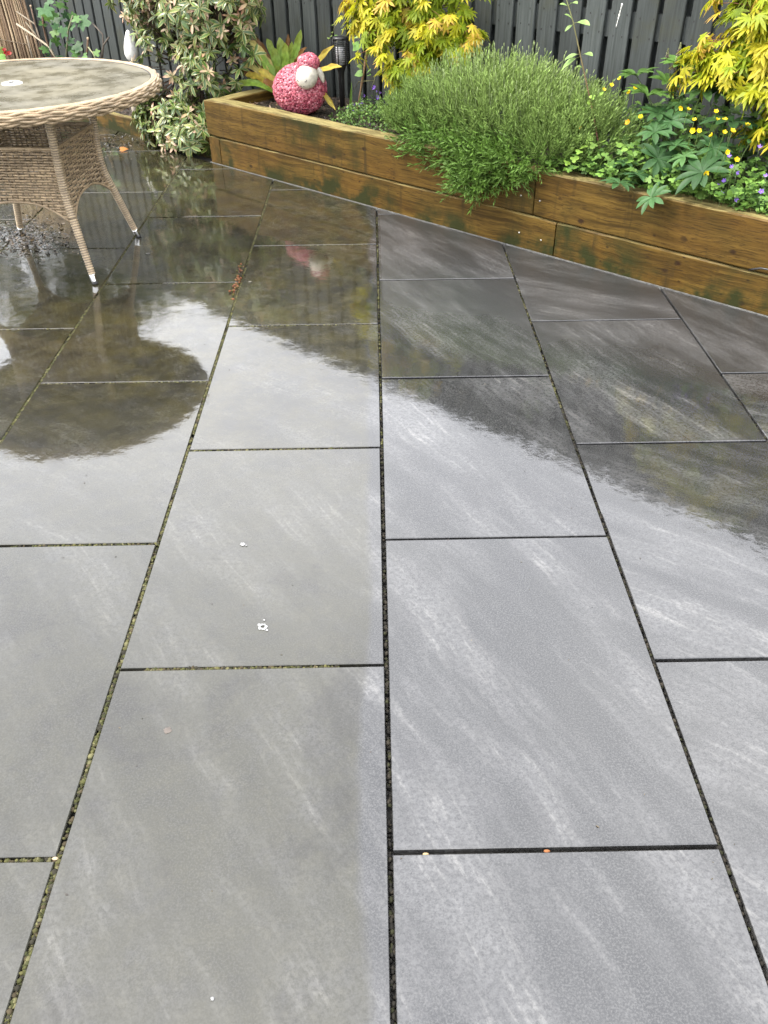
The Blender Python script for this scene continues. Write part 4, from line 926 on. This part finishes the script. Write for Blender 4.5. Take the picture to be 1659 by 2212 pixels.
# ------------------------------------------------------------------ fern, sheep, torch, cane
FR = thing('hart_tongue_fern', 'clump of strap-leaved fern, green and browning, behind the pink sheep', 'fern', bed(.22, .47, .31))
fb = bed(.22, .47, .31)
q2 = lambda x, y: ((600+x/1.952)/1.507, y/1.952/1.507)
gr, yl, br, pl = ((.20, .32, .045), (.26, .38, .07)), ((.40, .33, .05), (.34, .20, .04)), ((.20, .10, .03), (.13, .06, .02)), ((.48, .45, .15), (.42, .28, .10))
for (x, y, t, ww, cl, bow) in ((525, 245, .48, .040, gr, .3), (605, 238, .50, .045, gr, .2), (685, 265, .5, .036, gr, .15), (742, 190, .52, .040, gr, .1), (690, 300, .5, .036, gr, .1), (560, 300, .44, .045, gr, .3), (640, 270, .46, .04, gr, .2), (660, 215, .52, .028, br, .1), (415, 262, .44, .045, pl, .4), (440, 330, .42, .05, gr, .4), (440, 235, .55, .03, br, .4), (775, 300, .5, .026, br, .5), (950, 290, .46, .036, yl, .1), (1000, 425, .42, .036, yl, .3), (355, 410, .40, .042, pl, .5), (345, 372, .5, .035, br, .4), (335, 545, .36, .045, gr, .5), (470, 450, .38, .045, yl, .5), (390, 480, .40, .045, yl, .5), (500, 520, .34, .04, br, .5), (820, 400, .4, .036, yl, .4), (320, 470, .46, .04, br, .4), (580, 420, .40, .04, gr, .4), (960, 700, .28, .03, yl, .6)):
    tip = pt(*q2(x, y), t); Ln = np.linalg.norm(tip-fb); mid = (fb+tip)/2+np.array([0, 0, bow*Ln*.55]); cv = curve3(fb, mid, tip, 13); T = np.gradient(cv, axis=0); VV, CC, FF = [], [], []
    for i, P in enumerate(cv):
        u = i/12; w = ww*.52*(.35+.65*min(1, u*3))*(1 if u < .86 else max(.15, 1-((u-.86)/.14)**2)); sd = np.cross(T[i], TOCAM(P)+np.array([0, 0, .6])); sd /= np.linalg.norm(sd); nn = np.cross(sd, T[i]); nn /= np.linalg.norm(nn)
        for j in (-1, -.5, 0, .5, 1):
            VV.append(P+sd*w*j*(1+.12*math.sin(i*2.3+j))+nn*(abs(j)*w*.35+(.007*math.sin(i*2.1+j*2+x) if abs(j) == 1 else 0)))
            c = np.array(cl[0])*(1-abs(j)*.5)+np.array(cl[1])*abs(j)*.5
            if u > .8 and cl is gr: c = c*.8+np.array([.3, .2, .05])*.2
            CC.append(c*(.85+.3*((i*7+int(j*2)) % 3)/2))
    for i in range(12):
        for j in range(4): a = i*5+j; FF += [(a, a+5, a+6), (a, a+6, a+1)]
    obj('frond', mesh('frond', VV, FF, CC, M_LEAF), FR, Matrix.Identity(4))

SPx = pt(651, 236, .26); SPx[2] = .318; vd = TOCAM(SPx); SH = thing('sheep_ornament', 'round pink woolly sheep ornament with a white face sitting in the raised bed', 'ornament', SPx, math.atan2(-(CAM-SPx)[0], (CAM-SPx)[1])+math.pi)
def ellip(c, r, n=20, k_=28): 
    V_, F_ = lathe([(max(1e-4, math.sin(a)), -math.cos(a)) for a in np.linspace(0, math.pi, n)], k_); return V_*np.array(r)+np.array(c), F_
M_WOOL = vcol_mat('pink_glazed_wool', .38, 0, .5, .0, .25); M_FACE = flat('cream_glazed_face', (.56, .52, .44), .3, 0, .5, .2)
body = MB(); body.add(*ellip((0, 0, .128), (.148, .135, .126)), (.33, .06, .09)); bo_ = obj('body', body.build('body', M_WOOL), SH, Matrix.Identity(4), world=False)
def wool(c, r, num, sz):
    m = MB(); c, r = np.array(c), np.array(r)
    for i in range(num):
        zf = 1-2*(i+.5)/num; a = i*2.39996; d = np.array([math.sqrt(1-zf*zf)*math.cos(a), math.sqrt(1-zf*zf)*math.sin(a), zf])+NR.normal(0, .03, 3); d /= np.linalg.norm(d); P = c+r*d
        if P[2] < .004: continue
        nn = d/r; nn /= np.linalg.norm(nn); tn = np.cross(nn, rdir()); tn /= np.linalg.norm(tn); col_ = np.array(R.choice([(.38, .08, .11), (.30, .05, .08), (.46, .16, .19), (.22, .034, .058), (.40, .11, .14)]))
        nn2 = nn+tn*R.uniform(-.5, .5); q = sz*R.uniform(.75, 1.25)
        m.tpl((ICO[0]*(1+NR.uniform(-.2, .2, (12, 1))), ICO[1], np.tile(col_, (12, 1))), frame(P+nn*.002, np.cross(nn2, tn), nn2, (q*1.2, q*.8, q*.62)))
    return m
o = obj('wool', wool((0, 0, .128), (.150, .137, .128), 1500, .0105).build('wool', M_WOOL, False), bo_, Matrix.Identity(4), world=False); setp(o, kind='stuff')
hd = MB(); hd.add(*ellip((0, 0, 0), (.060, .072, .063)), (.8, .77, .7)); HM = Matrix.Translation((.042, -.118, .212)) @ Matrix.Rotation(rad(-28), 4, 'Z') @ Matrix.Rotation(rad(22), 4, 'X')
face = obj('face', hd.build('face', M_FACE), SH, HM, world=False)
M_INK = flat('dark_glaze', (.03, .025, .025), .4)
for sx in (-1, 1):
    ea = MB(); ea.tube([(sx*.020+.009*math.cos(a)*1.0, -.0665+.006*abs(math.cos(a)),   .018-.008*math.sin(a)) for a in np.linspace(0, math.pi, 8)], .0022, 5, (.03, .03, .03)); obj('closed_eye', ea.build('closed_eye', M_INK), face, Matrix.Identity(4), world=False)
    no = MB(); no.add(*ellip((sx*.009, -.0712, -.014), (.003, .002, .0025), 8, 10), (.05, .04, .04)); obj('nostril', no.build('nostril', M_INK), face, Matrix.Identity(4), world=False)
cap = MB(); cap.add(*ellip((.057, -.085, .278), (.054, .052, .040)), (.33, .06, .09)); cp_ = obj('wool_cap', cap.build('wool_cap', M_WOOL), SH, Matrix.Identity(4), world=False)
setp(obj('wool', wool((.057, -.085, .278), (.056, .054, .042), 260, .010).build('wool', M_WOOL, False), cp_, Matrix.Identity(4), world=False), kind='stuff')
def ear(M):
    VV, FF = [], []; N = 10
    for i in range(N+1):
        u = i/N; w = .021*math.sin(math.pi*(.12+.86*u))**.7
        for j in range(8):
            a = 2*math.pi*j/8; VV.append((w*math.cos(a), .0065*math.sin(a)+.010*math.cos(a)**2*(1 if True else 0)+.012*u*u, -.082*u))
    for i in range(N):
        for j in range(8): FF.append((i*8+j, i*8+(j+1) % 8, (i+1)*8+(j+1) % 8, (i+1)*8+j))
    m = MB(); m.add(VV, FF, (.8, .77, .7)); obj('ear', m.build('ear', M_FACE), SH, M, world=False)
ear(Matrix.Translation((.103, -.105, .252)) @ Matrix.Rotation(rad(-18), 4, 'Y') @ Matrix.Rotation(rad(-30), 4, 'Z'))
ear(Matrix.Translation((-.008, -.045, .250)) @ Matrix.Rotation(rad(42), 4, 'Y') @ Matrix.Rotation(rad(60), 4, 'Z'))

TP = pt(740, 232, .55); TP[2] = .30; TO = thing('torch_light', 'black solar torch light with a caged lamp head standing by the fence', 'garden light', TP)
M_BLK = flat('black_plastic', (.012, .012, .013), .35)
m = MB(); V_, F_ = lathe([(.0, -.02), (.016, -.02), (.0165, .16), (.019, .20), (.030, .232), (.036, .240), (.0, .241)], 20); m.add(V_, F_); obj('stake', m.build('stake', M_BLK), TO, Matrix.Identity(4), world=False)
cr_ = lambda z: np.interp(z, [.24, .28, .34, .372], [.037, .042, .045, .043])
for z in np.arange(.246, .372, .0105):
    m = MB(); a = np.linspace(0, 2*np.pi, 33); m.tube(np.stack([cr_(z)*np.cos(a), cr_(z)*np.sin(a), np.full(33, z)], 1), .0020, 5, (.01, .01, .01), cap=False); obj('cage_ring', m.build('cage_ring', M_BLK), TO, Matrix.Identity(4), world=False)
for q in range(6):
    a = q*math.pi/3+.2; m = MB(); zs = np.linspace(.238, .374, 8); m.tube([(cr_(z)*1.03*math.cos(a), cr_(z)*1.03*math.sin(a), z) for z in zs], .0038, 6, (.01, .01, .01)); obj('cage_rib', m.build('cage_rib', M_BLK), TO, Matrix.Identity(4), world=False)
m = MB(); V_, F_ = lathe([(0, .241), (.027, .241), (.028, .335), (.0, .336)], 20); m.add(V_, F_); obj('diffuser', m.build('diffuser', flat('white_diffuser', (.78, .78, .8), .4)), TO, Matrix.Identity(4), world=False)
m = MB(); V_, F_ = lathe([(0, .372), (.044, .372), (.048, .376), (.046, .384), (.030, .388), (0, .388)], 24); m.add(V_, F_); obj('solar_cap', m.build('solar_cap', M_BLK), TO, Matrix.Identity(4), world=False)

CA = MB(); a, b = pt(772, 226, .6), pt(815, -20, .62); a[2] -= .03; CA.tube([a+(b-a)*u for u in np.linspace(0, 1, 25)], [.0065+(.0014 if i % 6 == 0 else 0) for i in range(25)], 8, (.33, .20, .11))
setp(obj('bamboo_cane', CA.build('bamboo_cane', M_BARK)), 'thin brown bamboo cane leaning against the fence beside the acer', 'cane')
CL = thing('climbing_plant', 'young climber with heart-shaped leaves around the bamboo cane', 'climber', pt(770, 226, .58))
hm = [tmesh('leaf', heart_leaf(c, c2), M_LEAF) for c, c2 in (((.16, .30, .07), (.18, .33, .08)), ((.11, .22, .05), (.13, .25, .06)), ((.26, .38, .10), (.28, .4, .1)))]
for (x, y, x2, y2, s_, ti) in ((560, 300, 440, 430, .052, 0), (510, 190, 560, 210, .03, 2), (500, 280, 470, 330, .03, 0), (310, 20, 340, 0, .022, 2), (310, 70, 330, 100, .024, 2), (800, 340, 900, 470, .055, 1), (775, 350, 750, 400, .03, 0), (600, 740, 475, 790, .045, 0), (700, 720, 770, 670, .04, 1), (710, 770, 790, 770, .03, 0), (600, 650, 520, 635, .03, 2), (140, 120, 180, 105, .02, 2), (130, 175, 160, 185, .02, 2), (95, 200, 85, 240, .02, 2), (205, 160, 210, 200, .022, 0), (145, 5, 175, 0, .02, 2), (480, 20, 510, 0, .02, 0)):
    A_, B_ = pt(*q5(x, y), .57), pt(*q5(x2, y2), .54); obj('leaf', hm[ti], CL, mat4(frame(A_, B_-A_, np.array([0, 0, .6])+TOCAM(A_), s_)))
for pts_ in (((775, 0), (700, 250), (640, 560), (590, 1050)), ((430, 120), (200, 270)), ((580, 310), (650, 440)), ((470, 1040), (560, 880), (800, 860)), ((310, 130), (300, 40), (340, -60)), ((100, 240), (170, 100), (190, -40)), ((740, 1020), (810, 820)), ((265, 1450), (275, 1180), (290, 1120)), ((370, 1450), (380, 1300), (372, 1200))):
    m = MB(); m.tube([pt(*q5(x, y), .575) for x, y in pts_], .0016, 4, (.22, .22, .10)); obj('stem', m.build('stem', M_LEAF), CL, Matrix.Identity(4))
for (x, y, x2, y2, w) in ((430, 1300, 450, 880, .016), (575, 1180, 600, 1040, .02), (440, 1330, 425, 1080, .010)):
    a, b = pt(*q5(x, y), .5), pt(*q5(x2, y2), .5); T = blade(1, .12, 6, lambda u: max(.05, 1-u**2), .05, .3, (.17, .30, .05), (.2, .34, .07)); obj('spear_leaf', tmesh('spear_leaf', T, M_LEAF), CL, mat4(frame(a, b-a, TOCAM(a), np.linalg.norm(b-a))))

# ------------------------------------------------------------------ behind the table: vine, ornament, reed screen
VI = thing('currant_bush', 'currant bush with lobed green leaves and bare pruned stems behind the table', 'bush', pt(145, 140, .5))
rr = random.Random(31); VT = [tmesh('leaf', lobed_leaf(c, tuple(v*1.1 for v in c), rr, 5, .16, 250, 4), M_LEAF) for c in ((.055, .12, .045), (.075, .16, .04), (.11, .21, .045), (.035, .085, .03))]
q1 = lambda x, y: (x/3.95/1.507, y/3.95/1.507)
for (x, y, s_, ti) in ((570, 120, .095, 0), (750, 60, .075, 1), (740, 230, .08, 0), (1060, 280, .085, 0), (690, 400, .06, 2), (690, 455, .055, 2), (1020, 600, .075, 0), (560, 640, .06, 1), (880, 600, .05, 0), (740, 530, .06, 1), (920, 190, .05, 1), (580, 230, .06, 2), (950, 330, .06, 0), (1230, 670, .045, 2), (640, 690, .06, 0), (1000, 240, .05, 1), (560, 300, .05, 1), (800, 420, .06, 0), (860, 330, .05, 3), (650, 560, .06, 3), (760, 720, .05, 0), (950, 690, .05, 1), (650, 180, .06, 1), (700, 330, .05, 3), (520, 190, .05, 3), (620, 20, .06, 0), (820, 10, .06, 1), (900, 520, .05, 3), (1080, 720, .045, 1), (830, 180, .05, 3)):
    P = pt(*q1(x, y), .45+R.uniform(-.05, .1)); obj('leaf', VT[ti], VI, mat4(frame(P, rdir()*np.array([1, 1, .4])+np.array([0, 0, -.3]), np.array([0, 0, .6])+TOCAM(P)*.6+rdir()*.4, s_*1.0)))
for pts_, r_, c in ((((215, 310), (450, 470), (630, 600), (720, 760)), .009, (.30, .25, .18)), (((215, 150), (450, 310), (520, 520), (600, 760)), .006, (.18, .15, .11)), (((345, 455), (385, 620), (430, 780)), .007, (.26, .22, .17)), (((935, 205), (880, 380), (860, 600), (850, 780)), .007, (.20, .20, .12)), (((1130, 495), (1125, 620), (1105, 780)), .008, (.17, .11, .07)), (((1400, 480), (1330, 580), (1290, 780)), .006, (.12, .10, .08)), (((1190, 300), (1320, 440), (1330, 600), (1310, 780)), .006, (.12, .10, .08)), (((545, 200), (560, 350), (600, 520), (700, 780)), .008, (.13, .08, .05)), (((395, 80), (440, 260), (480, 420), (560, 780)), .006, (.15, .10, .07)), (((1130, 600), (1190, 680), (1240, 780)), .005, (.28, .28, .16)), (((330, 285), (450, 430), (500, 520)), .006, (.20, .17, .12))):
    m = MB(); m.tube([pt(*q1(x, y), .5) for x, y in pts_], [r_*1.0]*len(pts_), 6, c); obj('stem', m.build('stem', M_BARK), VI, Matrix.Identity(4))
    if pts_[0] in ((1130, 495), (395, 80)):
        P = pt(*q1(*pts_[0]), .5); m = MB(); m.tpl((ICO[0], ICO[1], np.tile(np.array([.6, .45, .3]), (12, 1))), np.array([[.01, 0, 0, P[0]], [0, .01, 0, P[1]], [0, 0, .012, P[2]], [0, 0, 0, 1]])); obj('bud', m.build('bud', M_LEAF), VI, Matrix.Identity(4))

WP = pt(287, 132, .48); WO = thing('teardrop_ornament', 'white teardrop-shaped garden ornament on a stake beside the pieris', 'ornament', (WP[0], WP[1], .07))
zb_ = WP[2]-.07
m = MB(); V_, F_ = lathe([(.0, zb_-.004), (.022, zb_), (.040, zb_+.018), (.050, zb_+.05), (.048, zb_+.085), (.038, zb_+.125), (.024, zb_+.165), (.013, zb_+.19), (.0, zb_+.20)], 24); m.add(V_, F_); obj('drop', m.build('drop', flat('white_ceramic', (.80, .79, .74), .3)), WO, Matrix.Identity(4), world=False)
m = MB(); m.tube([(0, 0, -.03), (0, 0, zb_*.5), (0, 0, zb_)], .006, 8, (.3, .3, .28)); obj('stake', m.build('stake', M_BARK), WO, Matrix.Identity(4), world=False)
P = pt(291, 240, .30); m = MB(); m.tube([(P[0], P[1], .05), (P[0], P[1], .10), (P[0]+.004, P[1], .155), (P[0]+.004, P[1], .16)], [.022, .021, .019, .014], 8, (.42, .36, .30))
setp(obj('timber_peg', m.build('timber_peg', M_BARK)), 'short pale timber peg in the mulch under the pieris', 'peg')

RS = thing('reed_screen', 'weathered brown reed screening standing at the far left against the fence', 'screen', pt(20, 135, .6))
for i in range(110):
    u = i/109; s0 = -4.35+u*1.12; tt = .66+R.uniform(-.035, .03); lean = .10*max(0, u-.6)/.4
    z1 = R.uniform(1.3, 1.5); zb2 = .06; c = np.array(R.choice([(.33, .24, .15), (.26, .18, .11), (.40, .31, .20), (.20, .14, .09)])); w = R.uniform(.004, .0095)
    path = [bed(s0+lean+.05, tt-.02, zb2), bed(s0+lean*.6+.02, tt, .35), bed(s0+R.gauss(0, .01), tt, .8), bed(s0-.03+R.gauss(0, .012), tt, z1)]
    m = MB(); m.tube(path, [w*1.1, w, w*.9, w*.7], 7, c); obj('reed', m.build('reed', M_BARK), RS, Matrix.Identity(4))
for z in (.3, .75):
    m = MB(); m.tube([bed(-4.35, .625, z), bed(-3.8, .62, z), bed(-3.2, .625, z)], .004, 5, (.12, .09, .06)); obj('binding_wire', m.build('binding_wire', M_BARK), RS, Matrix.Identity(4))
RF = thing('red_flower', 'bright red flower with light green leaves at the left edge behind the table', 'flower', pt(18, 140, .35))
for (x, y, s_, c) in ((85, 670, .05, (.45, .04, .04)), (120, 690, .04, (.5, .06, .05)), (60, 650, .04, (.4, .03, .03))):
    P = pt(*q1(x, y), .35); obj('petal', tmesh('petal', petals(5, c, tuple(v*.8 for v in c), .9, .4, 1.0, (.5, .1, .05)), M_PETAL), RF, mat4(frame(P, rdir(), TOCAM(P)+np.array([0, 0, .4]), s_*.55)))
for (x, y, s_) in ((10, 640, .07), (60, 730, .06), (15, 720, .06), (-40, 690, .06), (40, 770, .06)):
    P = pt(*q1(x, y), .33); obj('leaf', hm[2] if s_ > .065 else hm[0], RF, mat4(frame(P, rdir(), TOCAM(P)+np.array([0, 0, .5]), s_)))
m = MB(); b = pt(*q1(60, 700), .36); m.tube([bed(*(tobed(b)*np.array([1, 1, 0])+np.array([0, 0, .07]))), b], .004, 5, (.15, .2, .06)); obj('stem', m.build('stem', M_LEAF), RF, Matrix.Identity(4))

# evergreen trees standing beyond the far left of the fence: they show only as the dark reflection left of the middle
ET = [blade(1, .42, 3, lambda x: math.sin(math.pi*min(1, .08+.9*x))**.7, .25, .2, c, None, None, 0, 3) for c in ((.035, .06, .016), (.05, .085, .02), (.025, .045, .014))]
for lab, (s_, t_), top, rs in (('lowest evergreen tree beyond the fence, mirrored in the wet paving beside the table', (-2.95, 1.55), 2.25, .62), ('middle evergreen tree beyond the fence, mirrored under the table', (-4.6, 1.8), 3.2, .95), ('tallest evergreen tree beyond the fence, mirrored at the left edge of the paving', (-6.9, 1.9), 4.6, 1.25)):
    TR_ = thing('evergreen_tree', lab, 'tree', bed(s_, t_, -.07), 0, 'evergreen trees beyond the fence')
    obj('trunk', MB().tube([bed(s_, t_, -.1), bed(s_+.03, t_, top*.4), bed(s_, t_, top*.85)], [.09, .07, .02], 8, dk).build('trunk', M_BARK), TR_, Matrix.Identity(4))
    m = MB(); nl = int(4600*rs)
    for _ in range(nl):
        d = rdir(); k_ = R.uniform(.5, 1.03)**.6*(1+.14*math.sin(d[0]*7+d[2]*9)); q = np.array([s_, t_, top*.55])+d*np.array([rs, .68, top*.46])*k_
        m.tpl(ET[R.randint(0, 2)], frame(bed(*q), rdir()+np.array([0, 0, -.2]), rdir()+np.array([0, 0, .8]), R.uniform(.08, .14)), R.uniform(.8, 1.2))
    setp(obj('crown', m.build('crown', M_LEAF), TR_, Matrix.Identity(4)), kind='stuff')

# black cable end coming out between the sleepers
m = MB(); pts_ = [bed(3.56, -.006, .176), bed(3.51, -.010, .186), bed(3.47, -.011, .184), bed(3.44, -.009, .172), bed(3.425, -.004, .164)]; m.tube(pts_, .004, 8, (.01, .01, .01))
setp(obj('cable', m.build('cable', M_BLK)), 'short black cable lying along the joint of the sleepers at far right', 'cable')
# fallen leaf and wet litter on the patio
P = gnd(268, 326); m = MB(); T = heart_leaf((.52, .22, .05), (.45, .17, .04)); m.tpl(T, frame((P[0]-.02, P[1], .012), (1, .2, 0), (0, -.5, 1), .05)); setp(obj('fallen_leaf', m.build('fallen_leaf', M_LEAF)), 'single orange fallen leaf on the wet paving between table and pieris', 'leaf')
lt = MB(); ch = lt
for _ in range(1500):
    if R.random() < .7: a = gnd(R.gauss(55, 45), R.gauss(512, 22))
    else: a = gnd(R.gauss(255, 40), R.gauss(305, 16))
    if a[1] > 5 or a[0] < -2.6: continue
    if (a[:2]-B02)@BN2 > .07: continue
    chip(np.array([a[0], a[1], R.uniform(.001, .006)]), R.uniform(.006, .022), R.choice([(.025, .018, .012), (.05, .035, .02), (.015, .012, .01), (.09, .06, .03)]), .15)
for _ in range(300):
    a = np.array([R.uniform(-1.6, 2.2), R.uniform(-.6, 4.0), .001])
    if (a[:2]-B02)@BN2 > -.02: continue
    chip(a, R.uniform(.002, .007), R.choice([(.03, .02, .015), (.09, .07, .04), (.05, .04, .02), (.02, .015, .01)]), .2)
setp(obj('leaf_litter', lt.build('leaf_litter', M_BITS)), kind='stuff')
